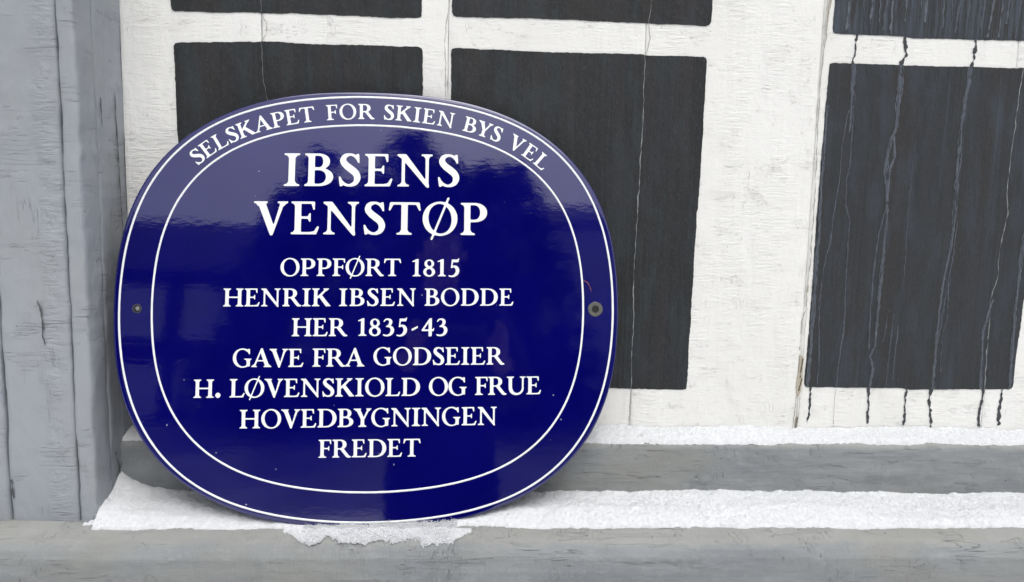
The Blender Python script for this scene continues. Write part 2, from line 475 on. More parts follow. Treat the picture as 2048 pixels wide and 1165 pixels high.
# hairline cracks over the white paint
boards = [o for o in wall.children if o.name.startswith('wall_board')]
for bd, pts, w in ((0, [(-0.2352, 0.1990), (-0.2330, 0.194), (-0.2300, 0.1884), (-0.2312, 0.178), (-0.2357, 0.1700)], 0.0006),
                   (1, [(-0.0325, 0.55), (-0.0329, 0.2214), (-0.0365, 0.1750), (-0.0345, 0.1196), (-0.035, 0.0), (-0.034, -0.27)], 0.0007),
                   (2, [(0.1893, 0.2030), (0.1908, 0.1880), (0.1869, 0.1695)], 0.0006),
                   (2, [(0.1862, -0.2140), (0.1850, -0.235), (0.1856, -0.262)], 0.0007),
                   (4, [(0.4337, -0.2105), (0.4330, -0.232), (0.4336, -0.255)], 0.0005),
                   (4, [(0.6168, -0.2100), (0.6145, -0.232), (0.6158, -0.257)], 0.0008),
                   (3, [(0.3937, 0.55), (0.3937, 0.2359), (0.3893, 0.1813), (0.3886, 0.1092), (0.3906, -0.0392), (0.3890, -0.1159), (0.3855, -0.128), (0.3853, -0.1638)], 0.0011),
                   (3, [(0.3898, 0.28), (0.3899, 0.20), (0.3880, 0.1850)], 0.0007),
                   (3, [(0.3900, -0.113), (0.3895, -0.150), (0.3898, -0.1700)], 0.0005),
                   (3, [(0.3840, -0.2200), (0.3838, -0.240), (0.3826, -0.2600)], 0.0008),
                   (3, [(0.3885, -0.2210), (0.3888, -0.240), (0.3884, -0.2600)], 0.0006)):
    v, f = ribbon(pts, w, 0.0006, 110, seed=bd * 3 + len(pts), y=YW - 0.0025 if bd == 3 else YW - 0.0005)
    mesh_obj('paint_crack', v, f, M_CRACK_D, boards[bd])
for poly in ([(0.3855, -0.1694), (0.3905, -0.1720), (0.3907, -0.1963), (0.3895, -0.2120), (0.3862, -0.2200), (0.3840, -0.2120), (0.3838, -0.1978), (0.3856, -0.1818)],
             [(0.3862, -0.2440), (0.3876, -0.2430), (0.3880, -0.2600), (0.3858, -0.2600)],
             [(0.3893, -0.0860), (0.3910, -0.0870), (0.3908, -0.0950), (0.3888, -0.0945)],
             [(0.3922, 0.2400), (0.3938, 0.2400), (0.3915, 0.1960), (0.3905, 0.1960)]):
    o = sheet('bare_patch', ragged(poly, amp=0.0005, seed=len(poly), cut=0.001, step=0.0008), YW - 0.0024, 0.0005, M_BARE, boards[3])
# the dark splits inside the bare wood
for pts in ([(0.3885, -0.174), (0.3880, -0.197)], [(0.3892, -0.198), (0.3870, -0.213)], [(0.3868, -0.245), (0.3866, -0.259)]):
    v, f = ribbon(pts, 0.0010, 0.0004, 200, seed=4, y=YW - 0.0031)
    mesh_obj('wood_split', v, f, plain('dark split', (0.10, 0.085, 0.065), 0.9), boards[3])

# blue grey runs down the right-hand black panels
runs_F = [
    ([(0.4265, 0.1668, 1.2), (0.4264, 0.1492, 1.3), (0.4273, 0.1301, 1.2), (0.4270, 0.105, .9), (0.4262, 0.09, .5)], 0.0042),
    ([(0.4255, 0.115), (0.4213, 0.0973), (0.4192, 0.072), (0.4191, 0.0329), (0.4163, 0.0071), (0.4150, -0.0098), (0.4136, -0.0365, 1.6), (0.4089, -0.0554), (0.4061, -0.0799), (0.4052, -0.109), (0.4070, -0.1405), (0.4092, -0.1769), (0.4095, -0.205)], 0.0014),
    ([(0.4312, 0.1398, .5), (0.4295, 0.1091), (0.4296, 0.082), (0.4298, 0.0527), (0.4269, 0.037), (0.4281, 0.0074), (0.4345, -0.0108), (0.4352, -0.0594), (0.4363, -0.104), (0.4379, -0.1401, 1.6), (0.4341, -0.1812), (0.4337, -0.2085)], 0.0012),
    ([(0.4814, 0.1675, 1.3), (0.4821, 0.1451, 1.5), (0.4810, 0.122, 1.2), (0.4820, 0.0989, 1), (0.4755, 0.0792, .8), (0.4733, 0.0557, 1.2), (0.4720, 0.0439, 1.1), (0.4763, 0.0322, 1.1), (0.4769, 0.0124, 1)], 0.0048),
    ([(0.4789, 0.0871), (0.4825, 0.0638, 1.4), (0.4779, 0.0499), (0.4779, 0.0124)], 0.0022),
    ([(0.4765, 0.012), (0.4767, 0.0031), (0.4710, -0.0233), (0.4681, -0.0722, 1.5), (0.4679, -0.1125), (0.4696, -0.1625)], 0.0014),
    ([(0.4780, 0.010, .4), (0.4790, 0.0032, .5), (0.4786, -0.0475, 1.2), (0.4770, -0.0899, 1.4), (0.4768, -0.1214, .8), (0.4770, -0.1578, .6), (0.4714, -0.1716, .8), (0.4758, -0.1831, .8), (0.4744, -0.2095, 1)], 0.0028),
    ([(0.4922, -0.1145), (0.4883, -0.1236), (0.4861, -0.1532)], 0.0010),
    ([(0.4960, -0.1189), (0.4950, -0.1485), (0.4949, -0.176), (0.4949, -0.2090)], 0.0014),
    ([(0.5029, -0.1324), (0.5019, -0.1621), (0.5027, -0.1989)], 0.0010),
    ([(0.5624, 0.1675, 1.3), (0.5621, 0.1493, 1.2), (0.5598, 0.130, .9), (0.5589, 0.097, .8), (0.5587, 0.0558, .8), (0.5594, 0.0261, .9), (0.5604, -0.0069, .8), (0.5601, -0.0194, .7)], 0.0046),
    ([(0.5601, -0.0194), (0.5572, -0.0505, 1.3), (0.5534, -0.0842), (0.5521, -0.1203), (0.5516, -0.166), (0.5528, -0.2098)], 0.0020),
    ([(0.5636, -0.0082), (0.5626, -0.0459), (0.5574, -0.1021), (0.5542, -0.1431), (0.5525, -0.1752)], 0.0012),
    ([(0.5616, -0.0728), (0.5620, -0.127), (0.5584, -0.1385), (0.5600, -0.189)], 0.0009),
    ([(0.6490, 0.01), (0.6455, -0.0556, 1.4), (0.6452, -0.119, 1.4), (0.6475, -0.2080, 1)], 0.0030),
    ([(0.5045, 0.08, .4), (0.5030, 0.0), (0.5052, -0.05), (0.5050, -0.09, .4)], 0.0007),
    ([(0.6165, -0.10, .4), (0.6080, -0.14, 1), (0.6120, -0.209, 1.2)], 0.0022),
    ([(0.3990, 0.12, .6), (0.3982, 0.02), (0.3990, -0.07, 1.4), (0.3985, -0.2085, 1.2)], 0.0030),
]
for k, (pts, w) in enumerate(runs_F):
    P3 = [tuple(q) + (1.0,) if len(q) == 2 else q for q in pts]
    parts = [ribbon(P3, w * 0.68, 0.0005, 140, seed=k, y=YP)]
    o = mesh_obj('paint_run', *parts[0], M_RUN, panel['F'])
    if w > 0.0018:
        rim = []
        for s in (-1, 1, 0.2):
            rim.append(ribbon([(q[0] + s * w * 0.33 * q[2], q[1], 1) for q in P3], 0.0008, 0.0008, 190, seed=k * 5 + s, y=YP - 0.00022, lo=0.0))
        mesh_obj('paint_run', *merge(rim), M_RUN_L, panel['F'])
    else:
        mesh_obj('paint_run', *ribbon(P3, 0.0006, 0.0007, 190, seed=k, y=YP - 0.00022, lo=0.0), M_RUN_L, panel['F'])
rng = np.random.default_rng(5)
for k in range(26):
    x = 0.402 + 0.25 * (k + rng.uniform(-.4, .4)) / 26
    top, bot = 0.40, 0.2005 + max(0, rng.normal(0.004, 0.010))
    pts = [(x + 0.0015 * rng.normal(), z, rng.uniform(.6, 1.4)) for z in np.linspace(top, bot, 6)]
    mesh_obj('paint_run', *ribbon(pts, rng.choice([0.0006, 0.0011, 0.0018]), 0.0007, 120, seed=k + 60, y=YP), M_RUN_L if k % 3 else M_RUN, panel['E'])
# black drips that ran on over the white rails
drips = [('E', [(0.4286, 0.1990), (0.4266, 0.1937), (0.4261, 0.1796), (0.4264, 0.1665)], 0.0030), ('E', [(0.4833, 0.1985), (0.4848, 0.189), (0.4854, 0.1776), (0.4802, 0.1665)], 0.0046),
         ('E', [(0.5666, 0.1990), (0.5672, 0.1839), (0.5645, 0.1670)], 0.0046),
         ('F', [(0.4032, -0.2090), (0.4027, -0.2253), (0.4025, -0.2392), (0.4010, -0.2520)], 0.0026), ('F', [(0.4733, -0.2090, 2), (0.4743, -0.2180, 1), (0.4750, -0.2363), (0.4752, -0.2530)], 0.0032),
         ('F', [(0.5200, -0.2090), (0.5200, -0.2243), (0.5204, -0.2406), (0.5199, -0.2545)], 0.0032), ('F', [(0.5503, -0.2095, 1.8), (0.5491, -0.224, 1), (0.5520, -0.2403), (0.5550, -0.2570)], 0.0030),
         ('F', [(0.6157, -0.2095), (0.6150, -0.2234), (0.6140, -0.2351, 1.4), (0.6135, -0.2555)], 0.0036), ('F', [(0.6393, -0.2095), (0.6382, -0.2232), (0.6359, -0.235, 1.7), (0.6405, -0.2538)], 0.0036)]
for k, (nm, pts, w) in enumerate(drips):
    mesh_obj('paint_drip', *ribbon(pts, w * 0.72, 0.0009, 260, seed=k + 31, y=YW - 0.00058, lo=0.0), M_DRIP, panel[nm])

# ------------------------------------------------------------------ the grey corner post
post = empty('corner_post', (-0.43, 0.80, -0.34))
tag(post, 'grey painted wooden corner post left of the blue plaque', 'post', kind='thing')
def strip(name, prof, z0, z1, seed, rough=0.0006, dz=0.0016, parent=post, mat=MP, wob=0.0006):
    """vertical member: profile points (x, y) followed up the post, with hand-worked unevenness"""
    p, t = resample(prof, 0.0022)
    zz = np.r_[np.arange(z0, 0.36, dz), 0.6, 0.9]
    n, m = len(p), len(zz)
    X = np.repeat(p[:, :1], m, 1); Y = np.repeat(p[:, 1:2], m, 1); Z = np.repeat(zz[None], n, 0)
    tx = np.gradient(p[:, 0]); ty = np.gradient(p[:, 1]); L = np.hypot(tx, ty) + 1e-12
    nx, ny = (ty / L)[:, None], (-tx / L)[:, None]
    d = rough * (fbm(t[:, None] * 60, Z * 35, seed, 4) + 0.6 * fbm(t[:, None] * 20, Z * 9, seed + 3, 2))
    wv = wob * (fbm(Z * 14, seed * 2.0, 1.0, 3) + 0.5 * fbm(Z * 70, seed, 2.0, 2))
    return mesh_obj(name, *grid_mesh(np.stack([X + nx * d + wv, Y + ny * d, Z], -1)), mat, parent, True)
YF = 0.753
strip('left_casing', [(-1.6, YF - 0.001), (-0.62, YF - 0.001), (-0.4775, YF - 0.001), (-0.4745, YF + 0.0005), (-0.4735, YF + 0.006), (-0.4735, YF + 0.03)], -0.345, .9, 1)
strip('casing_board', [(-0.4728, YF + 0.03), (-0.4728, YF + 0.004), (-0.4715, YF + 0.0012), (-0.468, YF), (-0.414, YF), (-0.4075, YF + 0.0006), (-0.4055, YF + 0.002), (-0.4048, YF + 0.006), (-0.4048, YF + 0.03)], -0.345, .9, 2)
strip('edge_moulding', [(-0.4044, YF + 0.03), (-0.4044, YF + 0.004), (-0.4034, YF + 0.0008), (-0.4010, YF - 0.0006), (-0.3905, YF - 0.0004), (-0.3884, YF + 0.0003), (-0.3873, YF + 0.0024), (-0.3868, YF + 0.006), (-0.3866, YF + 0.030), (-0.3870, YF + 0.0335), (-0.3885, YF + 0.0348), (-0.3905, YF + 0.0352)], -0.345, .9, 3, 0.0007)
strip('side_board', [(-0.3905, YF + 0.0356), (-0.3885, YF + 0.0358), (-0.3876, YF + 0.0370), (-0.3872, YF + 0.040), (-0.3872, YF + 0.0575), (-0.3880, YF + 0.0590), (-0.3872, YF + 0.0605), (-0.3868, YW - 0.002), (-0.3868, YW + 0.01)], -0.345, .9, 4, 0.0006)
# splits and flakes in the post paint
M_SPLIT = plain('dark split in grey paint', (0.075, 0.08, 0.085), 0.8, 0.3)
def post_line(pts, w, seed):
    v, f = ribbon(pts, w, 0.0008, 110, seed=seed, y=YF - 0.0011)
    return v, f
cas = [o for o in post.children if o.name == 'casing_board'][0]
for k, (pts, w) in enumerate((([(-0.4340, -0.105), (-0.4310, -0.125), (-0.4290, -0.150)], 0.0012), ([(-0.4300, -0.112), (-0.4285, -0.133)], 0.0009),
                              ([(-0.4690, -0.290), (-0.4685, -0.310)], 0.0018))):
    mesh_obj('paint_split', *post_line(pts, w, k), M_SPLIT, cas)
sb = [o for o in post.children if o.name == 'side_board'][0]
for k, (pts, w) in enumerate((([(0.826, 0.11), (0.829, 0.04), (0.833, -0.06), (0.832, -0.10)], 0.0016), ([(0.795, 0.10), (0.7955, 0.07)], 0.0014), ([(0.797, -0.275), (0.803, -0.30), (0.808, -0.335)], 0.0022), ([(0.815, -0.27), (0.809, -0.29), (0.804, -0.297)], 0.0026))):
    v, f = ribbon(pts, w, 0.0008, 110, seed=k + 5)
    v = [(-0.3862 + (q[1] + 0.0) * 0 + 0.0004, q[0], q[2]) for q in v]
    mesh_obj('paint_split', v, f, M_SPLIT, sb)

# ------------------------------------------------------------------ the two grey sills
def sill(name, prof, x0, x1, mat, seed, label, rough=0.0008):
    root = empty(name, (0.3, prof[0][0], prof[0][1]))
    tag(root, label, 'sill', kind='thing')
    p, t = resample(prof, 0.0018)
    xs = np.arange(x0, x1, 0.0022)
    n, m = len(p), len(xs)
    tx = np.gradient(p[:, 0]); ty = np.gradient(p[:, 1]); L = np.hypot(tx, ty) + 1e-12
    ny, nz = (ty / L)[:, None], (-tx / L)[:, None]
    X = np.repeat(xs[None], n, 0)
    d = rough * (fbm(X * 22, t[:, None] * 70, seed, 4) + 0.8 * fbm(X * 4, t[:, None] * 18, seed + 3, 2))
    V, F = grid_mesh(np.stack([X, p[:, :1] - ny * d * -1, p[:, 1:2] - nz * d * -1], -1))
    mesh_obj('timber', V, F, mat, root, True)
    return root
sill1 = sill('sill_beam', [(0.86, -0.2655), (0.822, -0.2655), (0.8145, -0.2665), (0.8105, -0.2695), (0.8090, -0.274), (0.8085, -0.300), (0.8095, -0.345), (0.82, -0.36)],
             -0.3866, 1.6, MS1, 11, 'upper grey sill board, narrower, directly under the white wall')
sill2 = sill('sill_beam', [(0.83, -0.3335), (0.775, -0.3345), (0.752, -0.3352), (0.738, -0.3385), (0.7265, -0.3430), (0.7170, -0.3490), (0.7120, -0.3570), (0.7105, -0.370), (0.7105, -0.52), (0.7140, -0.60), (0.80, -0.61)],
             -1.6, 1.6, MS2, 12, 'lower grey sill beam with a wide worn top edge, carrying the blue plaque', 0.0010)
fm = Mat('granite foundation')
fn = fm.noise((6, 6, 9), 6, 0.65)
found = mesh_obj('foundation_wall', *box(-1.6, 1.6, 0.745, 1.2, GROUND - 0.1, -0.6),
                 fm.done(fm.mix(fm.rng(fn, 0.3, 0.7), (0.20, 0.20, 0.20), (0.34, 0.33, 0.32)), 0.85, fm.bump(fn, 0.02)))
tag(found, 'rough granite foundation below the lower sill beam', 'foundation', kind='thing')
bev = found.modifiers.new('bevel', 'BEVEL'); bev.width = 0.02; bev.segments = 3

# ------------------------------------------------------------------ snow lying on the sills
def crystals(P, N, big, n, seed):
    r = np.random.default_rng(seed)
    k = r.integers(0, len(P), n)
    b_ = big[k][:, None]
    c = P[k] + N[k] * (r.uniform(-0.0002, 0.0006, (n, 1)) * (1 + 1.2 * b_)) + r.normal(0, 0.0004, (n, 3)) * (1 + 0.6 * b_)
    s = r.uniform(0.00022, 0.00048, (n, 1)) * (1 + 0.7 * b_ * r.uniform(0, 1, (n, 1)))
    a = r.normal(size=(n, 3)); a /= np.linalg.norm(a, axis=1)[:, None]
    b = np.cross(a, r.normal(size=(n, 3))); b /= np.linalg.norm(b, axis=1)[:, None]
    d = np.cross(a, b)
    V = np.stack([c + a * s, c - a * s, c + b * s * .85, c - b * s * .85, c + d * s * .75, c - d * s * .75], 1).reshape(-1, 3)
    f = np.array([(0, 2, 4), (2, 1, 4), (1, 3, 4), (3, 0, 4), (2, 0, 5), (1, 2, 5), (3, 1, 5), (0, 3, 5)])
    F = (np.arange(n)[:, None, None] * 6 + f[None]).reshape(-1, 3)
    return V, F
def snow_sheet(name, X, Y, base, h, label, seed, ncry, extra=None, crumbs=None):
    g = np.where(h > 0.0004, 1.0, 0.0)
    rough = 0.0006 * fbm(X * 380, Y * 380, seed, 3) + 0.0010 * fbm(X * 90, Y * 90, seed + 4, 3)
    Z = base + np.where(g > 0, h + rough, -0.003)
    P = np.stack([X, Y, Z], -1)
    V, F = grid_mesh(P)
    keep = (g.reshape(-1)[F].max(1) > 0)
    F = F[keep]
    used = np.where((g.reshape(-1) > 0))[0]
    dX = np.gradient(P, axis=0); dY = np.gradient(P, axis=1)
    N = np.cross(dX, dY).reshape(-1, 3); N /= np.linalg.norm(N, axis=1)[:, None] + 1e-12
    if N[:, 2].mean() < 0: N = -N
    pool = used[V[used, 0] < 0.78]
    big = np.zeros(len(V))
    if extra is not None:
        pool = np.r_[pool, np.repeat(used[extra.reshape(-1)[used]], 6)]
        big[extra.reshape(-1)] = 1.0
    cv, cf = crystals(V[pool], N[pool], big[pool], ncry, seed)
    if crumbs is not None:
        cp, cs = crumbs
        r = np.random.default_rng(seed + 1)
        n = len(cp)
        a = r.normal(size=(n, 3)); a /= np.linalg.norm(a, axis=1)[:, None]
        b = np.cross(a, r.normal(size=(n, 3))); b /= np.linalg.norm(b, axis=1)[:, None]
        d = np.cross(a, b)
        s = cs[:, None]
        V2 = np.stack([cp + a * s, cp - a * s, cp + b * s * .9, cp - b * s * .9, cp + d * s * .8, cp - d * s * .8], 1).reshape(-1, 3)
        f8 = np.array([(0, 2, 4), (2, 1, 4), (1, 3, 4), (3, 0, 4), (2, 0, 5), (1, 2, 5), (3, 1, 5), (0, 3, 5)])
        cf = np.vstack([cf, (np.arange(n)[:, None, None] * 6 + f8[None]).reshape(-1, 3) + len(cv)])
        cv = np.vstack([cv, V2])
    cf = cf + len(V)
    me = bpy.data.meshes.new(name)
    me.vertices.add(len(V) + len(cv))
    me.vertices.foreach_set('co', np.vstack([V, cv]).ravel().astype(np.float32))
    lv = np.r_[F.ravel(), cf.ravel()].astype(np.int32)
    me.loops.add(len(lv))
    me.loops.foreach_set('vertex_index', lv)
    tot = np.r_[np.full(len(F), 4), np.full(len(cf), 3)].astype(np.int32)
    me.polygons.add(len(tot))
    me.polygons.foreach_set('loop_start', np.r_[0, np.cumsum(tot)[:-1]].astype(np.int32))
    me.polygons.foreach_set('loop_total', tot)
    me.polygons.foreach_set('use_smooth', np.r_[np.ones(len(F), bool), np.zeros(len(cf), bool)])
    me.update(calc_edges=True)
    me.validate()
    me.materials.append(MSNOW)
    o = bpy.data.objects.new(name, me)
    COL.objects.link(o)
    return tag(o, label, 'snow', kind='stuff')

st = 0.0010
# thin wedge on the upper sill
X, V_ = np.meshgrid(np.r_[np.arange(-0.3864, 0.80, st), np.arange(0.80, 1.6, 0.004)], np.linspace(0, 1, 40), indexing='ij')
yf = 0.8115 + 0.0008 * fbm(X * 40, 2.0, 0, 3)
Yg = yf + (YW - 0.0008 - yf) * V_
hh = (0.0082 + 0.0012 * fbm(X * 12, 0.0, 3.0, 3)) * (0.30 * np.sqrt(np.clip(V_ * 9, 0, 1)) + 0.70 * V_ ** 0.8)
hh[:, 0] = 0.0
snow_sheet('snow', X, Yg, np.interp(Yg, [0.8090, 0.8105, 0.8145, 0.822, 0.86], [-0.2745, -0.2702, -0.2672, -0.2660, -0.2660]), np.maximum(hh, 0.0005), 'thin strip of snow on the upper sill against the white wall', 3, 40000)
# deeper bank on the lower sill
px = np.array([0.705, 0.7105, 0.7120, 0.7170, 0.7265, 0.738, 0.752, 0.775, 0.83]); pz = np.array([-0.385, -0.362, -0.3570, -0.3490, -0.3430, -0.3385, -0.3352, -0.3345, -0.3335])
X, Yg = np.meshgrid(np.r_[np.arange(-0.3980, 0.72, st), np.arange(0.72, 1.6, 0.004)], np.arange(0.7060, 0.8100, st), indexing='ij')
base = np.interp(Yg, px, pz)
cl = sstep(-0.180, -0.160, X) * sstep(-0.008, -0.026, X)
yf = 0.7405 + 0.0012 * fbm(X * 30, 1.0, 0, 3) + 0.0008 * fbm(X * 160, 4.0, 0, 2)
yf = yf - cl * (0.0050 + 0.0020 * fbm(X * 42, 7.0, 0, 2) + 0.0016 * fbm(X * 130, 9.0, 0, 2))
yf = yf + 0.006 * sstep(-0.03, 0.0, X) * sstep(0.05, 0.0, X)
yf = np.where(X < -0.3864, 0.748 + (-0.3864 - X) * -0.25, yf)
s = (Yg - yf)
T = 0.0086 + 0.0026 * fbm(X * 8, Yg * 22, 2.0, 3) + 0.0009 * fbm(X * 35, Yg * 45, 6.0, 2)
h = T * np.clip(s / 0.026, 0, 1) ** 0.6 * np.where(s > 0, 1, 0)
h = np.where(cl > 0, h * (1 - cl * sstep(0.760, 0.745, Yg)), h)
h = np.maximum(h, cl * np.where(s > 0, 1, 0) * np.interp(Yg, [0.722, 0.736, 0.745, 0.76], [0.0036, 0.0016, 0.0012, 0.005]) * np.clip(s / 0.003, 0, 1) ** 0.5 * (1 + 0.22 * fbm(X * 170, Yg * 170, 5.0, 3)))
dx = np.clip(X + 0.3866, 0, None)
h = h + 0.0235 * np.exp(-dx / 0.021) * np.clip((Yg - 0.738) / 0.068, 0, 1) ** 1.2 * np.where(s > 0, 1, 0)
h = np.where((X < -0.3864) & (Yg > 0.7505), 0, h)
h = np.where(X < -0.3864, np.minimum(h, 0.004 * sstep(-0.3975, -0.3870, X)), h)
# a shallow scrape across the bank
gx = np.clip((X - 0.246) / 0.131, -0.15, 1.15); gy = 0.7530 + 0.021 * np.clip(gx, 0, 1) ** 1.6
scr = np.exp(-((Yg - gy) / 0.0018) ** 2) * sstep(-0.12, 0.25, gx) * sstep(1.12, 0.55, gx) * (0.7 + 0.3 * fbm(X * 120, 1, 1, 2))
h = np.where(h > 0.003, h - 0.0034 * scr, h)
h = np.where(s > 0, np.maximum(h, 0.0005), 0)
h = np.where((X < -0.3864) & (Yg > 0.7505), 0, h)
rc = np.random.default_rng(44)
n_ = 26000
cx = rc.uniform(-0.192, 0.0, n_)
lobe = 0.0125 + 0.0036 * fbm(cx * 42, 7.0, 0, 2) + 0.0030 * fbm(cx * 130, 9.0, 0, 2)
lobe = np.clip(lobe, 0.004, 0.024) * sstep(-0.190, -0.165, cx) * sstep(0.0, -0.022, cx) + 0.004
q = rc.uniform(0, 1, n_) ** 0.8
cy = 0.7405 - lobe * q - np.abs(rc.normal(0, 0.0009, n_)) * (rc.uniform(0, 1, n_) < 0.3)
Hc = (0.0066 + 0.0016 * fbm(cx * 90, cy * 90, 3.0, 2)) * np.sqrt(np.clip(1 - q ** 2.2, 0, 1)) * sstep(-0.192, -0.160, cx) * sstep(0.0, -0.03, cx) * np.interp(cy, [0.728, 0.736, 0.741], [1.0, 0.55, 0.2])
cz = np.interp(cy, px, pz) + Hc * rc.uniform(0.0, 1.0, n_) ** 0.5
# surface normal of the rounded lip tips the heap outwards
out = np.interp(cy, [0.712, 0.725, 0.738], [0.75, 0.50, 0.08])
cyo = cy - Hc * out * 0.8
crumbs = (np.stack([cx, cyo, cz - Hc * out * 0.35], 1), rc.uniform(0.0004, 0.0013, n_) * rc.uniform(0.7, 1.0, n_))
snow_sheet('snow', X, Yg, base, h, 'deeper bank of snow along the lower sill, squashed under the blue plaque', 8, 90000, extra=(cl > 0.3) & (s < 0.02), crumbs=crumbs)

# ------------------------------------------------------------------ the enamel plaque
PC = Vector((-0.10743526, 0.785997, -0.1108043))
PR = ((0.99928608, -0.03717109, -0.00675585), (0.03777997, 0.98353375, 0.17673152), (0.0000753, -0.17686058, 0.98423591))
PRN = np.array(PR)
HD = 0.007
C_OUT = (0.25008, 0.01778, -0.00758, -0.00138, 0.00016)
C_INN = (0.21711, 0.01714, -0.0068, -0.00158, 0.00007)
C_EDG = (0.25573, 0.01805, -0.00766, -0.00141, -0.00036)
def rad(th, c): return c[0] + c[1] * np.cos(2 * th) + c[2] * np.cos(4 * th) + c[3] * np.cos(6 * th) + c[4] * np.cos(8 * th)
def dome(u, v):
    rho = np.hypot(u, v) / rad(np.arctan2(v, u), C_EDG)
    return HD * (1 - rho ** 2)
def pw(u, v, h):
    """plaque coordinates (right, up, out) -> world"""
    u, v, h = np.broadcast_arrays(np.asarray(u, float), np.asarray(v, float), np.asarray(h, float))
    L = np.stack([u, -h, v], -1)
    return L @ PRN.T + np.array(PC)
foot = Vector(tuple(pw(0, -0.2355, -0.004)))
plaque = empty('enamel_plaque', foot)
tag(plaque, 'glossy dark blue rounded enamel plaque with white lettering, leaning on the lower sill', 'plaque')

EM = Mat('cobalt blue enamel')
wave = EM.noise((70, 70, 150), 3, 0.55)
peel = EM.noise((420, 420, 420), 2)
mott = EM.noise((18, 18, 18), 4)
EMc = EM.mix(EM.rng(mott, 0.3, 0.7), (0.0012, 0.0012, 0.098), (0.0018, 0.0018, 0.112))
chip = EM.rng(EM.noise(190, 0, off=(4, 1, 6)), 0.885, 0.895)
EMc = EM.mix(EM.mul(chip, 0.6), EMc, (0.4, 0.42, 0.5))
ENAMEL = EM.done(EMc, 0.045, EM.bump(EM.add(wave, EM.mul(peel, 0.15)), 0.00005, 1.0), 1.0)
EM.b.inputs['IOR'].default_value = 1.80
EM.b.inputs['Specular IOR Level'].default_value = 0.5
EW = Mat('white enamel')
WHITE = EW.done(EW.mix(EW.noise(300, 2), (0.84, 0.87, 0.88), (0.90, 0.92, 0.93)), 0.12)

th = np.linspace(0, 2 * np.pi, 361)[:-1]
rows = []
for rho in np.r_[np.linspace(0.02, 0.95, 26), 0.97, 0.985, 0.995]:
    r = rad(th, C_EDG) * rho
    rows.append(pw(r * np.cos(th), r * np.sin(th), HD * (1 - rho ** 2)))
for dr, hz in ((0.0000, -0.0001), (0.0006, -0.0006), (0.0009, -0.0016), (0.0007, -0.0060), (0.0004, -0.0095), (-0.0012, -0.0098), (-0.0020, -0.0060), (-0.02, -0.0030)):
    r = rad(th, C_EDG) + dr
    rows.append(pw(r * np.cos(th), r * np.sin(th), np.full_like(th, hz)))
P = np.stack(rows)                                             # (rings, angle, 3)
nr, nt = P.shape[:2]
idx = np.arange(nr * nt).reshape(nr, nt)
nx_ = np.roll(idx, -1, 1)
F = np.stack([idx[:-1], idx[1:], nx_[1:], nx_[:-1]], -1).reshape(-1, 4).tolist()
F.append(idx[0].tolist())
F.append(idx[-1][::-1].tolist())
mesh_obj('plate', P.reshape(-1, 3), F, ENAMEL, plaque, True)
def ring_band(name, c, w):
    rows = []
    for k, (d, e) in enumerate(((-w / 2, 0.0), (-w / 2 * 0.9, 0.00022), (w / 2 * 0.9, 0.00022), (w / 2, 0.0))):
        r = rad(th, c) + d + 0.00006 * fbm(np.cos(th) * 30, np.sin(th) * 30, k * 3.0, 2)
        u, v = r * np.cos(th), r * np.sin(th)
        rows.append(pw(u, v, dome(u, v) + e))
    P = np.stack(rows)
    idx = np.arange(P.shape[0] * nt).reshape(-1, nt)
    n2 = np.roll(idx, -1, 1)
    return mesh_obj(name, P.reshape(-1, 3), np.stack([idx[:-1], idx[1:], n2[1:], n2[:-1]], -1).reshape(-1, 4), WHITE, plaque, True)
tag(ring_band('border_line', C_OUT, 0.0022), 'outer white border line along the plaque rim')
tag(ring_band('border_line', C_INN, 0.0021), 'inner white border line around the main text')

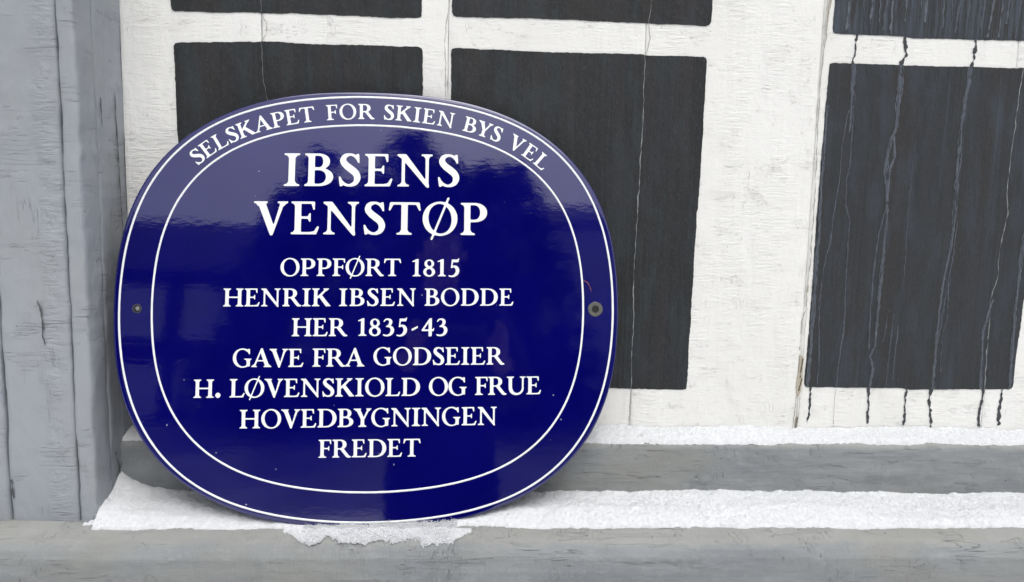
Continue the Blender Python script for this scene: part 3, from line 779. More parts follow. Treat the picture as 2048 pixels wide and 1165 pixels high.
# roman capitals drawn as outlines, cap height 1000
GLYPH = json.loads('''{"I":[485,[[20,3,53,0,428,0,453,5,463,16,464,34,454,47,391,69,366,90,332,141,325,184,326,841,338,872,377,922,397,933,447,949,461,959,465,978,453,995,422,1000,41,1000,16,995,5,984,5,966,15,953,78,931,98,916,131,866,137,828,136,153,124,122,92,78,72,67,22,51,8,41,3,28,5,16]]],"H":[1103,[[20,3,47,0,372,0,397,2,409,9,415,22,411,41,397,53,359,68,341,81,314,122,301,159,301,447,305,459,316,470,353,475,753,475,784,470,795,459,800,434,798,147,785,116,760,78,747,68,709,53,695,41,691,22,697,9,716,1,766,0,1059,0,1078,2,1091,9,1097,22,1093,41,1078,53,1041,68,1027,78,997,128,989,153,988,791,989,847,997,872,1028,923,1091,957,1097,972,1091,991,1066,1000,953,1000,728,1000,709,998,697,991,691,978,695,959,709,947,747,932,760,922,785,884,798,853,800,591,795,566,784,555,753,550,372,550,322,552,309,559,302,572,301,834,311,872,341,919,359,932,397,947,411,959,415,978,409,991,391,999,341,1000,41,1000,22,998,9,991,3,972,9,957,22,947,66,929,85,909,108,866,112,828,112,153,103,122,78,81,59,68,22,53,7,41,3,28,5,16]]],"E":[840,[[20,3,53,0,722,0,747,4,762,16,787,78,829,203,828,228,809,241,791,241,778,234,698,109,684,97,666,89,553,69,341,69,322,71,309,78,300,103,300,434,302,453,309,466,322,473,341,475,484,472,507,453,541,391,559,381,576,391,581,428,581,616,576,634,566,643,553,643,541,633,503,564,484,547,459,544,334,544,316,548,305,559,300,616,300,884,305,916,316,927,341,931,559,931,591,926,603,916,609,903,651,766,660,753,678,748,695,759,700,784,700,966,695,984,684,995,653,1000,53,1000,22,998,9,991,3,972,9,957,22,947,66,929,85,909,108,866,112,828,112,153,103,122,78,81,59,68,22,53,7,41,3,28,5,16]]],"F":[710,[[20,3,47,0,403,0,428,2,441,9,447,28,441,42,428,51,372,68,354,78,318,122,304,147,300,184,302,453,309,466,328,474,497,473,509,469,522,458,561,391,572,382,589,384,597,397,600,416,599,622,595,634,584,643,566,639,552,622,522,560,509,550,497,545,341,544,322,546,309,553,302,566,300,584,302,909,316,927,334,931,559,931,591,926,603,916,609,903,651,766,660,753,678,748,695,759,700,784,700,966,695,984,684,995,653,1000,53,1000,22,998,9,991,3,972,9,957,22,947,66,929,85,909,108,866,112,828,112,153,103,122,78,81,59,68,22,53,7,41,3,28,5,16]]],"L":[820,[[20,3,53,0,709,0,737,9,752,34,809,209,809,222,803,234,784,243,766,240,753,229,683,116,672,102,651,91,553,72,516,69,334,69,316,73,303,88,300,122,301,834,311,872,341,919,359,932,397,947,411,959,416,972,413,984,399,997,372,1000,41,1000,16,995,5,984,4,966,13,953,66,929,84,911,106,872,112,834,112,153,103,122,78,81,59,68,22,53,7,41,3,28,5,16]]],"T":[975,[[263,3,291,0,666,0,691,2,703,9,709,28,703,42,686,53,641,67,621,78,588,122,576,153,577,903,591,920,609,925,791,925,822,920,834,912,845,897,922,754,934,744,953,741,967,753,968,784,940,966,933,984,922,994,884,1000,91,1000,59,997,42,984,34,959,7,778,8,753,22,741,41,744,53,754,130,897,141,912,153,920,184,925,353,925,372,920,385,903,386,159,374,128,341,81,322,69,266,51,252,41,247,28,249,16]]],"N":[1080,[[911,-34,928,-37,947,-33,958,-22,962,-3,962,41,950,109,951,847,962,878,991,921,1009,934,1047,947,1061,959,1065,978,1059,991,1047,998,1028,1000,766,1000,741,995,729,978,730,966,741,952,797,930,816,916,845,872,854,847,856,278,853,247,847,237,841,236,828,243,809,265,278,987,259,997,234,1000,41,1000,22,998,9,991,2,972,11,947,122,869,134,849,137,822,136,147,123,116,94,78,78,68,34,52,22,43,16,28,22,9,34,2,53,0,316,0,343,3,357,16,358,34,349,47,291,70,272,85,241,134,233,159,231,684,234,710,241,720,247,722,266,711,309,661,859,9,891,-23]]],"V":[1020,[[520,-34,559,-34,572,-27,584,-5,866,834,878,850,909,869,947,924,1006,953,1014,966,1013,984,1003,995,991,999,872,1000,734,1000,716,995,705,984,703,972,707,959,722,947,763,928,771,916,771,897,619,341,609,316,597,308,584,319,571,347,367,903,368,928,399,953,407,966,409,978,403,991,391,998,366,1000,47,1000,16,995,3,978,9,957,22,947,59,934,78,923,116,869,153,848,167,828,490,3,503,-22]]],"A":[1100,[[20,3,272,0,291,2,303,9,309,22,303,41,291,51,247,71,239,84,239,97,314,291,334,309,366,312,628,312,647,309,659,302,687,241,736,91,735,78,728,69,677,41,672,28,674,16,688,3,716,0,1059,0,1084,5,1095,16,1096,34,1087,47,1028,75,991,128,948,153,934,172,624,978,608,1016,591,1033,566,1037,534,1035,522,1029,511,1016,169,172,153,152,107,134,68,78,9,43,3,22,9,9],[378,383,366,388,360,397,365,428,478,722,491,743,503,746,516,732,525,709,623,422,627,397,616,385,597,382]]],"Y":[975,[[282,3,309,0,666,0,691,2,703,9,709,28,703,42,628,79,600,116,584,147,581,184,583,397,620,459,806,834,822,851,865,866,904,922,962,953,971,966,972,978,959,995,934,1000,722,1000,697,998,684,991,678,978,682,959,725,928,728,916,726,903,578,571,566,552,553,547,543,553,534,566,378,909,376,922,380,934,407,966,409,978,403,991,378,1000,291,1000,41,1000,22,998,9,991,3,972,13,953,72,928,120,866,166,851,182,834,211,784,390,428,394,384,391,147,374,109,351,78,334,68,284,51,272,41,266,28,268,16]]],"K":[1030,[[20,3,47,0,372,0,397,2,409,9,416,28,409,43,396,53,352,72,328,98,306,141,300,184,300,384,305,416,316,431,341,447,384,469,403,473,420,466,437,447,730,53,759,7,791,0,984,0,1009,2,1022,9,1029,28,1022,47,978,78,953,107,584,578,562,616,563,628,572,643,747,837,772,853,809,858,827,866,866,923,918,953,928,972,922,991,909,998,884,1000,659,1000,628,995,618,984,618,966,628,953,659,937,668,928,669,916,661,903,347,594,328,578,316,573,303,584,300,603,302,847,314,878,341,919,359,932,397,947,411,959,415,978,409,991,384,1000,272,1000,41,1000,22,998,9,991,3,972,9,957,22,947,66,929,85,909,108,866,112,828,112,153,103,122,78,81,59,68,22,53,7,41,3,28,5,16]]],"B":[860,[[20,3,53,0,459,0,572,14,653,38,716,68,767,103,809,149,835,197,849,253,848,309,829,372,797,422,766,453,712,491,631,528,622,541,629,553,687,603,712,634,733,678,743,728,741,791,723,847,693,891,645,934,559,977,503,991,447,999,47,1000,22,998,9,991,3,972,9,957,22,947,66,929,85,909,108,866,112,828,112,153,103,122,78,81,59,68,22,53,7,41,3,28,5,16],[322,71,305,84,300,109,300,441,305,472,316,483,328,486,422,487,484,477,528,461,560,441,591,411,609,384,625,347,636,272,626,216,612,178,592,147,567,122,534,99,503,85,416,69],[322,577,305,591,300,609,300,884,303,912,316,927,334,931,416,930,459,920,484,905,511,878,526,853,536,822,543,784,543,728,540,697,528,659,498,609,459,584,422,575]]],"D":[1035,[[20,3,53,0,491,0,572,8,647,23,722,49,791,84,859,132,928,203,978,278,1014,372,1030,472,1031,522,1023,584,1006,653,971,734,918,809,853,873,784,920,709,956,603,986,491,1000,47,1000,22,998,9,991,3,972,9,957,22,947,66,929,85,909,108,866,112,828,112,153,103,122,78,81,59,68,22,53,7,41,3,28,5,16],[322,71,305,84,300,109,302,909,316,927,341,931,453,931,541,918,609,891,678,843,735,778,773,709,799,634,812,559,812,441,799,366,773,291,735,222,684,163,628,120,572,93,516,77,447,69]]],"P":[820,[[20,3,47,0,397,0,422,2,434,9,440,28,434,42,422,51,353,77,321,116,304,147,300,184,302,378,309,391,328,399,472,401,547,413,597,427,647,447,691,472,728,501,759,536,789,584,807,634,812,672,811,747,799,791,776,841,743,884,708,916,659,947,603,971,547,987,472,999,47,1000,22,998,9,991,3,972,9,957,22,947,66,929,85,909,108,866,112,828,112,153,103,122,78,81,59,68,22,53,7,41,3,28,5,16],[322,477,305,491,300,516,300,884,303,912,316,927,341,931,422,930,478,918,516,898,549,866,567,841,586,797,598,741,600,684,596,647,583,597,568,566,542,528,522,509,491,491,434,476]]],"R":[1020,[[860,-16,884,-17,1009,-3,1030,9,1035,22,1036,41,1031,53,1019,66,942,97,919,116,647,472,645,484,649,497,703,538,745,584,770,628,783,666,787,722,783,784,764,834,734,880,691,922,641,953,584,977,522,992,453,1000,53,1000,22,998,9,991,3,978,7,959,22,947,75,922,103,878,111,853,112,203,111,147,100,116,72,75,22,53,9,43,3,28,9,9,34,0,147,0,359,0,378,2,391,9,397,22,394,41,384,51,339,78,314,122,302,153,300,409,305,434,320,447,409,450,434,445,459,424,759,45,797,15],[322,521,305,534,300,553,300,884,303,912,316,927,341,931,422,930,472,918,499,903,527,878,548,847,561,816,573,759,575,716,572,678,560,628,541,591,523,566,478,534,422,519]]],"O":[1060,[[481,-28,559,-30,628,-21,697,-5,778,28,832,59,878,94,928,144,955,178,988,228,1017,284,1047,378,1061,491,1048,616,1025,697,981,784,925,859,850,928,766,978,672,1012,553,1031,503,1031,441,1023,347,1000,259,960,203,922,159,886,95,809,46,722,15,628,1,541,1,459,7,409,33,309,52,266,83,209,141,134,209,73,294,22,384,-12],[522,40,453,57,391,88,331,134,279,197,233,278,206,347,188,422,175,534,184,628,203,709,227,772,265,834,322,893,366,923,434,951,503,962,578,952,641,929,722,872,767,822,804,766,846,678,872,578,881,503,880,403,862,303,829,222,785,153,734,103,666,62,628,49,584,40]]],"Ø":[1060,[[262,-153,291,-153,307,-141,353,-34,372,-16,391,-14,509,-31,553,-31,616,-23,716,1,772,25,822,53,874,91,936,153,985,222,1022,297,1047,378,1061,491,1054,578,1043,641,1022,703,998,753,941,841,872,911,780,972,766,989,767,1016,811,1134,809,1150,798,1159,772,1161,750,1147,703,1035,684,1016,666,1014,547,1031,503,1031,441,1023,353,1002,259,960,203,922,145,872,87,797,40,709,12,616,1,541,1,453,18,359,52,266,83,209,109,172,159,114,209,73,279,28,290,16,292,-9,248,-128,252,-147],[522,40,472,50,428,68,411,84,410,109,695,834,709,858,728,861,767,822,801,772,841,691,860,628,873,572,881,503,880,403,866,322,849,266,822,209,784,153,741,108,684,71,634,50,572,39],[322,146,278,199,239,266,215,322,190,409,182,459,176,553,186,641,209,728,230,778,270,841,326,897,366,923,428,950,491,961,541,960,609,943,629,934,645,922,649,903,645,884,361,166,347,144,334,141]]],"G":[1030,[[481,-28,547,-31,622,-22,703,-3,797,34,897,39,916,47,923,59,925,78,927,322,954,384,966,398,1009,427,1015,441,1013,453,1003,464,978,469,659,469,628,464,616,447,622,428,634,419,697,395,722,364,740,328,744,297,744,159,739,116,725,97,691,74,653,57,616,46,541,38,491,46,453,57,384,92,345,122,313,153,255,234,213,328,188,422,175,547,189,653,203,709,219,753,266,835,341,908,384,933,428,950,484,961,522,962,584,951,628,936,672,910,725,872,776,847,803,821,869,716,884,705,903,705,914,716,918,728,919,797,911,972,908,984,897,995,878,999,853,998,803,978,784,975,659,1015,541,1031,441,1023,359,1004,259,960,203,922,158,884,91,803,40,709,8,597,1,541,1,459,9,397,25,334,46,278,75,222,104,178,153,120,203,78,253,44,303,18,366,-6,422,-20]]],"S":[680,[[295,-9,416,-11,484,5,543,28,580,53,616,91,648,141,670,197,681,259,674,328,651,397,612,466,587,497,534,549,428,632,316,713,261,772,250,791,245,816,246,841,253,863,266,882,284,899,316,919,347,931,372,936,397,933,447,913,488,884,549,816,595,728,609,718,628,718,639,728,643,747,630,941,622,982,616,991,604,997,566,992,528,965,447,998,391,1011,284,1012,222,1000,170,978,132,947,99,903,72,841,63,791,67,741,87,684,120,634,201,541,434,356,466,316,483,278,487,247,486,197,478,166,465,141,441,114,397,84,359,69,328,64,272,80,209,116,141,184,84,287,72,295,59,298,41,290,35,266,45,178,65,34,78,3,97,-3,122,1,172,31,247,2]]],"U":[1090,[[494,-28,559,-31,628,-22,691,-8,753,17,803,48,853,89,891,134,922,184,947,247,962,322,956,409,958,853,970,884,996,922,1016,935,1053,948,1068,959,1072,978,1059,995,1028,1000,772,1000,747,995,737,984,736,966,744,953,809,926,853,892,861,872,862,403,855,334,843,284,823,234,797,191,766,156,732,128,691,105,641,90,603,88,547,89,503,100,453,124,409,159,378,197,353,241,336,284,322,347,302,391,301,872,309,893,347,925,397,947,409,957,416,972,409,991,397,998,378,1000,47,1000,20,997,5,984,3,972,9,957,75,922,100,884,110,859,113,366,124,278,155,191,180,147,219,97,247,71,299,34,344,9,384,-6,447,-22]]],"1":[490,[[38,3,72,0,447,0,472,5,484,22,483,34,472,49,416,68,391,84,361,128,352,153,350,991,345,1016,328,1029,303,1029,234,1004,178,996,136,959,22,909,9,898,3,884,3,865,16,851,34,850,141,873,155,866,162,841,161,159,149,128,116,81,97,69,41,51,27,41,22,28,24,16]]],"8":[680,[[289,-22,366,-24,428,-15,491,5,545,34,599,78,637,128,660,178,674,241,669,309,653,359,637,391,611,428,587,453,505,509,497,522,503,537,543,572,572,609,591,641,605,678,612,716,612,772,595,841,561,897,507,947,434,984,359,999,316,999,278,992,241,982,203,966,165,941,132,909,109,882,89,847,75,809,65,753,65,728,75,678,89,641,107,609,134,576,178,536,182,522,173,509,101,459,59,416,22,347,7,284,7,228,19,178,40,134,76,84,122,45,172,14,222,-6],[322,65,291,74,262,91,238,109,217,134,198,166,184,197,177,228,175,266,176,297,184,328,197,359,216,386,259,423,291,434,322,437,353,434,391,420,417,403,447,374,469,341,483,309,492,278,496,234,492,191,485,166,466,129,443,103,421,84,391,69,359,63],[347,602,322,609,298,622,259,659,232,709,219,766,224,828,245,878,284,915,328,928,353,925,378,916,422,881,453,834,468,778,467,709,458,678,445,653,428,633,403,614,372,603]]],"3":[630,[[206,-41,234,-43,291,-37,372,-19,441,5,484,32,550,91,588,141,622,209,636,272,634,366,621,416,601,459,573,497,549,522,509,551,459,579,447,596,454,616,503,684,524,741,530,778,531,816,524,853,511,891,479,941,441,971,384,997,322,1011,216,1010,166,996,128,978,102,959,80,934,34,859,25,834,27,822,34,812,47,806,59,807,84,826,127,878,148,897,184,914,234,923,266,918,303,897,330,866,343,834,346,803,340,747,325,697,307,659,291,638,266,617,184,572,169,553,167,534,177,516,191,508,284,498,347,484,372,468,397,441,425,391,437,341,435,266,413,197,384,149,359,120,318,91,259,63,228,57,153,57,28,85,3,74,-6,53,-3,35,6,22,59,-13,141,-34]]],"5":[630,[[159,-47,247,-50,303,-43,366,-25,422,2,491,47,541,94,566,128,597,191,610,228,623,297,623,384,614,428,595,484,552,553,507,597,434,633,391,643,334,644,303,642,259,631,247,635,240,653,259,816,272,833,297,837,528,838,547,840,559,847,574,878,613,1041,613,1059,603,1074,584,1069,528,1012,509,1002,222,1000,203,995,191,981,155,584,144,534,147,516,159,500,184,493,209,499,291,532,309,532,334,521,373,484,403,437,421,384,425,334,412,259,387,197,336,122,291,80,241,55,172,40,141,41,53,61,28,58,14,47,11,22,28,0,84,-25]]],"4":[730,[[413,-47,459,-50,541,-42,559,-34,578,-16,587,16,590,241,597,253,609,260,678,264,697,276,705,297,723,409,722,434,716,442,703,445,684,432,660,384,641,367,607,366,597,372,590,384,587,984,578,1009,559,1018,478,1018,459,1011,447,1000,21,372,7,347,1,328,0,297,5,278,16,267,28,264,359,262,378,260,391,253,398,241,400,222,401,-22,403,-35],[178,364,166,370,161,378,169,403,359,688,378,710,391,711,398,697,400,666,400,409,395,378,384,367,366,363]]],"-":[370,[[30,284,53,288,347,445,358,459,362,478,362,534,353,553,341,557,316,548,17,397,7,384,5,359,15,303,21,291]]],".":[280,[[119,-16,141,-18,166,-14,191,-4,216,13,263,66,278,97,283,122,274,172,247,217,197,260,147,278,128,278,103,270,72,253,53,237,12,184,-4,134,5,91,39,34,78,3]]]}''')
KERN = {('A', 'V'): -150, ('V', 'E'): -10, ('L', 'Ø'): -70, ('Y', 'G'): -60, ('K', 'A'): -40, ('A', 'P'): -10, ('Ø', 'V'): -60, ('O', 'V'): -60,
        ('T', 'Ø'): -40, ('R', 'T'): -40, ('G', 'A'): -50, ('D', 'O'): -10, ('F', 'Ø'): -30, ('B', 'Y'): -50, ('Y', 'S'): -30, ('V', 'S'): -30, ('R', 'A'): -60,
        ('P', 'P'): 20, ('-', '4'): 90, ('5', '-'): 120, ('E', 'N'): 10, ('N', 'R'): 40, ('H', '.'): -20}
def word_width(w, track):
    x = 0
    pos = []
    for i, ch in enumerate(w):
        if i: x += track + KERN.get((w[i - 1], ch), 0)
        pos.append(x)
        x += GLYPH[ch][0]
    return pos, x
def letters(jobs):
    """jobs: (glyph, function mapping glyph x, y in cap heights to plaque u, v) -> filled outlines"""
    V, F = [], []
    for ch, fn in jobs:
        cu = bpy.data.curves.new('outline', 'CURVE')
        cu.dimensions = '2D'
        cu.fill_mode = 'BOTH'
        for L in GLYPH[ch][1]:
            q = np.array(L, float).reshape(-1, 2) / 1000
            sp = cu.splines.new('POLY')
            sp.points.add(len(q) - 1)
            sp.points.foreach_set('co', np.c_[q, np.zeros(len(q)), np.ones(len(q))].ravel())
            sp.use_cyclic_u = True
        ob = bpy.data.objects.new('outline', cu)
        me = ob.to_mesh()
        co = np.empty(len(me.vertices) * 3)
        me.vertices.foreach_get('co', co)
        co = co.reshape(-1, 3)
        u, v = fn(co[:, 0], co[:, 1])
        n = sum(len(a) for a in V)
        V.append(pw(u, v, dome(u, v) + 0.00022))
        for p in me.polygons:
            f = list(p.vertices)
            F.append([a + n for a in f])
        ob.to_mesh_clear()
        bpy.data.objects.remove(ob)
        bpy.data.curves.remove(cu)
    return np.vstack(V), F
def straight(words):
    jobs = []
    for w, u0, u1, v0, v1, cap in words:
        n = len(w)
        _, w0 = word_width(w, 0)
        span = (u1 - u0) / cap * 1000
        track = (span - w0) / max(1, n - 1)
        track_c = min(130, max(20, track))
        pos, tot = word_width(w, track_c)
        sx = span / tot
        for ch, x0 in zip(w, pos):
            def fn(x, y, x0=x0, u0=u0, u1=u1, v0=v0, v1=v1, cap=cap, sx=sx):
                u = u0 + (x + x0 / 1000) * cap * sx
                v = v0 + (v1 - v0) * (u - u0) / (u1 - u0) + y * cap
                return u, v
            jobs.append((ch, fn))
    return jobs
LINES = [
    [('IBSENS', -0.0954, 0.0899, 0.1262, 0.1297, 0.0354)],
    [('VENSTØP', -0.1254, 0.1205, 0.0743, 0.0776, 0.0350)],
    [('OPPFØRT', -0.0960, 0.0292, 0.0306, 0.0321, 0.0185), ('1815', 0.0410, 0.0910, 0.0320, 0.0327, 0.0180)],
    [('HENRIK', -0.1537, -0.0436, -0.0018, -0.0006, 0.0187), ('IBSEN', -0.0349, 0.0454, -0.0004, 0.0007, 0.0185), ('BODDE', 0.0544, 0.1495, 0.0008, 0.0019, 0.0184)],
    [('HER', -0.0829, -0.0259, -0.0323, -0.0318, 0.0187), ('1835-43', -0.0146, 0.0788, -0.0314, -0.0306, 0.0180)],
    [('GAVE', -0.1422, -0.0701, -0.0646, -0.0641, 0.0188), ('FRA', -0.0611, -0.0072, -0.0638, -0.0635, 0.0188), ('GODSEIER', 0.0018, 0.1397, -0.0623, -0.0612, 0.0186)],
    [('H.', -0.1812, -0.1538, -0.0963, -0.0960, 0.0188), ('LØVENSKIOLD', -0.1448, 0.0509, -0.0958, -0.0942, 0.0189), ('OG', 0.0602, 0.1002, -0.0940, -0.0937, 0.0190), ('FRUE', 0.1088, 0.1799, -0.0935, -0.0929, 0.0191)],
    [('HOVEDBYGNINGEN', -0.1340, 0.1326, -0.1277, -0.1251, 0.0191)],
    [('FREDET', -0.0534, 0.0522, -0.1583, -0.1578, 0.0186)],
]
for words in LINES:
    mesh_obj('text_line', *letters(straight(words)), WHITE, plaque)
# the arched line follows the inner border
ta = np.radians(np.linspace(150, 30, 1200))
ra = rad(ta, C_INN) + 0.0069
au, av = ra * np.cos(ta), ra * np.sin(ta)
sl = np.r_[0, np.cumsum(np.hypot(np.diff(au), np.diff(av)))]
tu, tv = np.gradient(au), np.gradient(av)
tl = np.hypot(tu, tv); tu /= tl; tv /= tl
jobs = []
CAPA = 0.0168
for w, d0, d1 in (('SELSKAPET', 141.6, 107.9), ('FOR', 104.7, 90.6), ('SKIEN', 87.9, 67.0), ('BYS', 64.3, 53.6), ('VEL', 51.4, 39.7)):
    s0, s1 = np.interp(np.radians([-d0, -d1]), -ta, sl)
    _, w0 = word_width(w, 0)
    span = (s1 - s0) / CAPA * 1000
    tr = min(200, max(20, (span - w0) / (len(w) - 1)))
    pos, tot = word_width(w, tr)
    sx = span / tot
    for ch, x0 in zip(w, pos):
        gw = GLYPH[ch][0]
        sc = s0 + (x0 + gw / 2) / 1000 * CAPA * sx
        cu_, cv_, du, dv = [float(np.interp(sc, sl, k)) for k in (au, av, tu, tv)]
        def fn(x, y, cu_=cu_, cv_=cv_, du=du, dv=dv, gw=gw, sx=sx):
            a = (x - gw / 2000) * CAPA * sx
            b = y * CAPA
            return cu_ + du * a - dv * b, cv_ + dv * a + du * b
        jobs.append((ch, fn))
tag(mesh_obj('text_line', *letters(jobs), WHITE, plaque), 'smaller lettering arched between the two border lines')

# the two fixing holes
def lathe_on(name, u, v, prof, mat, parent, seed=0, n=40, wob=0.0):
    a = np.linspace(0, 2 * np.pi, n, endpoint=False)
    rows = []
    for r, h in prof:
        rr = r * (1 + wob * fbm(np.cos(a) * 2 + seed, np.sin(a) * 2, 1.0, 2))
        uu, vv = u + rr * np.cos(a), v + rr * np.sin(a)
        rows.append(pw(uu, vv, dome(uu, vv) + h))
    P = np.stack(rows)
    i = np.arange(P.shape[0] * n).reshape(-1, n)
    j = np.roll(i, -1, 1)
    F = np.stack([i[:-1], i[1:], j[1:], j[:-1]], -1).reshape(-1, 4).tolist()
    F.append(i[-1].tolist())
    return mesh_obj(name, P.reshape(-1, 3), F, mat, parent, False)
M_WASH = plain('weathered grey washer', (0.105, 0.105, 0.095), 0.6, 0.35, 260)
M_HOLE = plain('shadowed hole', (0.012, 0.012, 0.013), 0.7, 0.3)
M_BURR = plain('dark bare steel rim of the hole', (0.06, 0.06, 0.075), 0.5, 0.3, 200)
hole_r = lathe_on('fixing_hole', 0.2395, -0.0009, [(0.0080, 0.0), (0.0078, 0.0005), (0.0070, 0.0008), (0.0036, 0.0006), (0.0034, 0.0001)], M_WASH, plaque, 3, wob=0.05)
tag(hole_r, 'right-hand fixing hole with a grey washer')
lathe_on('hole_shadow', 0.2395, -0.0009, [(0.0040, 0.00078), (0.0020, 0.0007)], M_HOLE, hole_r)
hole_l = lathe_on('fixing_hole', -0.2409, -0.0046, [(0.0048, 0.0), (0.0046, 0.0003), (0.0038, 0.0003), (0.0036, 0.0001)], M_BURR, plaque, 5, wob=0.06)
tag(hole_l, 'left-hand fixing hole without a washer')
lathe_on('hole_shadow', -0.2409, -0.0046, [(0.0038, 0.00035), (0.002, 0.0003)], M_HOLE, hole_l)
lathe_on('post_glimpse', -0.2402, -0.0044, [(0.0020, 0.00045), (0.001, 0.00045)], plain('grey seen through the hole', (0.22, 0.225, 0.22), 0.7), hole_l, wob=0.2)
# rust red scratch beside the right hole
sc = [(0.2241, 0.0310, .5), (0.2285, 0.0293, 1.0), (0.2313, 0.0278, 1.5), (0.2338, 0.0225, 1.6), (0.2352, 0.0180, .6)]
R_, t_ = resample(sc, 0.0005)
Tn = np.gradient(R_[:, :2], axis=0); Tn /= np.linalg.norm(Tn, axis=1)[:, None]
Nn = np.stack([-Tn[:, 1], Tn[:, 0]], 1) * (0.00042 * R_[:, 2] * (1 + 0.5 * fbm(t_ * 900, 0, 0, 2)))[:, None]
a, b = R_[:, :2] + Nn, R_[:, :2] - Nn
V = np.vstack([pw(a[:, 0], a[:, 1], dome(a[:, 0], a[:, 1]) + 0.00015), pw(b[:, 0], b[:, 1], dome(b[:, 0], b[:, 1]) + 0.00015)])
n = len(a)
mesh_obj('scratch', V, [(k, k + 1, n + k + 1, n + k) for k in range(n - 1)], plain('rusty scratch', (0.20, 0.06, 0.055), 0.6), plaque)

# ------------------------------------------------------------------ what stands opposite and shows in the enamel
def slope(x, y):
    """the yard climbs gently away from the house"""
    d = np.clip((-np.asarray(y, float) - 4.0) / 13.0, 0, 1)
    return GROUND + 1.30 * d * d * (3 - 2 * d) + 0.10 * fbm(np.asarray(x) * 0.25, np.asarray(y) * 0.25, 0, 2) * d
def skin(name, nodes, edges, mat, parent, sub=2, root=0):
    me = bpy.data.meshes.new('skeleton')
    me.from_pydata([n[0] for n in nodes], edges, [])
    o = bpy.data.objects.new('skeleton', me)
    COL.objects.link(o)
    m = o.modifiers.new('skin', 'SKIN')
    m.use_smooth_shade = True
    for i, n in enumerate(nodes):
        r = n[1] if isinstance(n[1], tuple) else (n[1], n[1])
        me.skin_vertices[0].data[i].radius = r
    me.skin_vertices[0].data[root].use_root = True
    s = o.modifiers.new('sub', 'SUBSURF')
    s.levels = s.render_levels = sub
    dg = bpy.context.evaluated_depsgraph_get()
    ev = o.evaluated_get(dg)
    m2 = bpy.data.meshes.new_from_object(ev)
    co = np.empty(len(m2.vertices) * 3); m2.vertices.foreach_get('co', co)
    F = [list(p.vertices) for p in m2.polygons]
    bpy.data.objects.remove(o)
    bpy.data.meshes.remove(m2)
    return mesh_obj(name, co.reshape(-1, 3), F, mat, parent, True)

PX, PY = 0.04, -0.52
person = empty('person', (PX, PY, GROUND))
tag(person, 'photographer in a dark coat and knit cap, mirrored faintly in the plaque', 'person')
M_COAT = plain('dark wool coat', (0.010, 0.011, 0.014), 0.9, 0.3, 120, 0.1)
M_TRS = plain('dark trousers', (0.012, 0.012, 0.014), 0.9, 0.3, 120, 0.1)
M_SKIN = plain('skin', (0.24, 0.15, 0.11), 0.55, 0.08, 60)
M_CAP = plain('knit cap', (0.03, 0.03, 0.04), 0.95, 0.3, 300, 0.1)
def P3(x, y, z): return (PX + x, PY + y, z)
WR = {-1: (-0.055, -0.075, -0.055), 1: (0.165, -0.075, -0.055)}
body_n = [(P3(0, 0, -0.36), (0.14, 0.10)), (P3(0, 0, -0.12), (0.13, 0.095)), (P3(0, 0.0, 0.06), (0.15, 0.10)), (P3(0, -0.01, 0.17), (0.075, 0.07)), (P3(0, 0.0, 0.235), 0.052),
          (P3(0, 0.03, 0.31), (0.070, 0.078)), (P3(0, 0.028, 0.39), (0.076, 0.090)), (P3(0, 0.012, 0.455), (0.055, 0.065)), (P3(0, 0.118, 0.335), 0.012), (P3(0, 0.085, 0.26), 0.030)]
body_e = [(0, 1), (1, 2), (2, 3), (3, 4), (4, 5), (5, 6), (6, 7), (5, 8), (5, 9)]
for s in (-1, 1):
    b = len(body_n)
    w = WR[s]
    body_n += [(P3(s * 0.185, 0.0, 0.12), 0.060), (P3(s * 0.235, 0.17, -0.14), 0.044), (w, 0.027), (tuple(np.array(w) + (0.0, 0.035, 0.030)), (0.036, 0.020)),
               (P3(s * 0.095, 0.0, -0.44), 0.085), (P3(s * 0.11, 0.015, -0.80), 0.058), (P3(s * 0.12, -0.02, -1.17), 0.040), (P3(s * 0.135, 0.14, -1.22), 0.032)]
    body_e += [(2, b), (b, b + 1), (b + 1, b + 2), (b + 2, b + 3), (0, b + 4), (b + 4, b + 5), (b + 5, b + 6), (b + 6, b + 7)]
    palm = b + 3
    pc = np.array(body_n[palm][0])
    for k in range(4):                                        # four fingers bent round the end of the phone
        base = pc + np.array([-s * 0.004 + s * 0.002 * k, 0.016 - 0.003 * k, 0.020 - 0.014 * k + 0.014])
        tipl = (0.030, 0.034, 0.031, 0.025)[k]
        q1 = base + np.array([s * 0.010, 0.012, 0.010])
        q2 = q1 + np.array([-s * tipl * 0.7, 0.013, 0.004])
        c = len(body_n)
        body_n += [(tuple(base), 0.0095), (tuple(q1), 0.0085), (tuple(q2), 0.0068)]
        body_e += [(palm, c), (c, c + 1), (c + 1, c + 2)]
    c = len(body_n)
    t0 = pc + np.array([-s * 0.012, -0.014, 0.0]); t1 = t0 + np.array([-s * 0.022, -0.004, 0.016]); t2 = t1 + np.array([-s * 0.016, 0.004, 0.014])
    body_n += [(tuple(t0), 0.012), (tuple(t1), 0.010), (tuple(t2), 0.008)]
    body_e += [(palm, c), (c, c + 1), (c + 1, c + 2)]
skin('body', body_n, body_e, M_SKIN, person, 2)
coat_n = [(P3(0, 0, -0.66), (0.215, 0.15)), (P3(0, 0, -0.42), (0.195, 0.140)), (P3(0, 0, -0.12), (0.175, 0.125)), (P3(0, 0, 0.06), (0.185, 0.125)), (P3(0, -0.005, 0.16), (0.105, 0.095)), (P3(0, 0.0, 0.225), 0.075)]
coat_e = [(0, 1), (1, 2), (2, 3), (3, 4), (4, 5)]
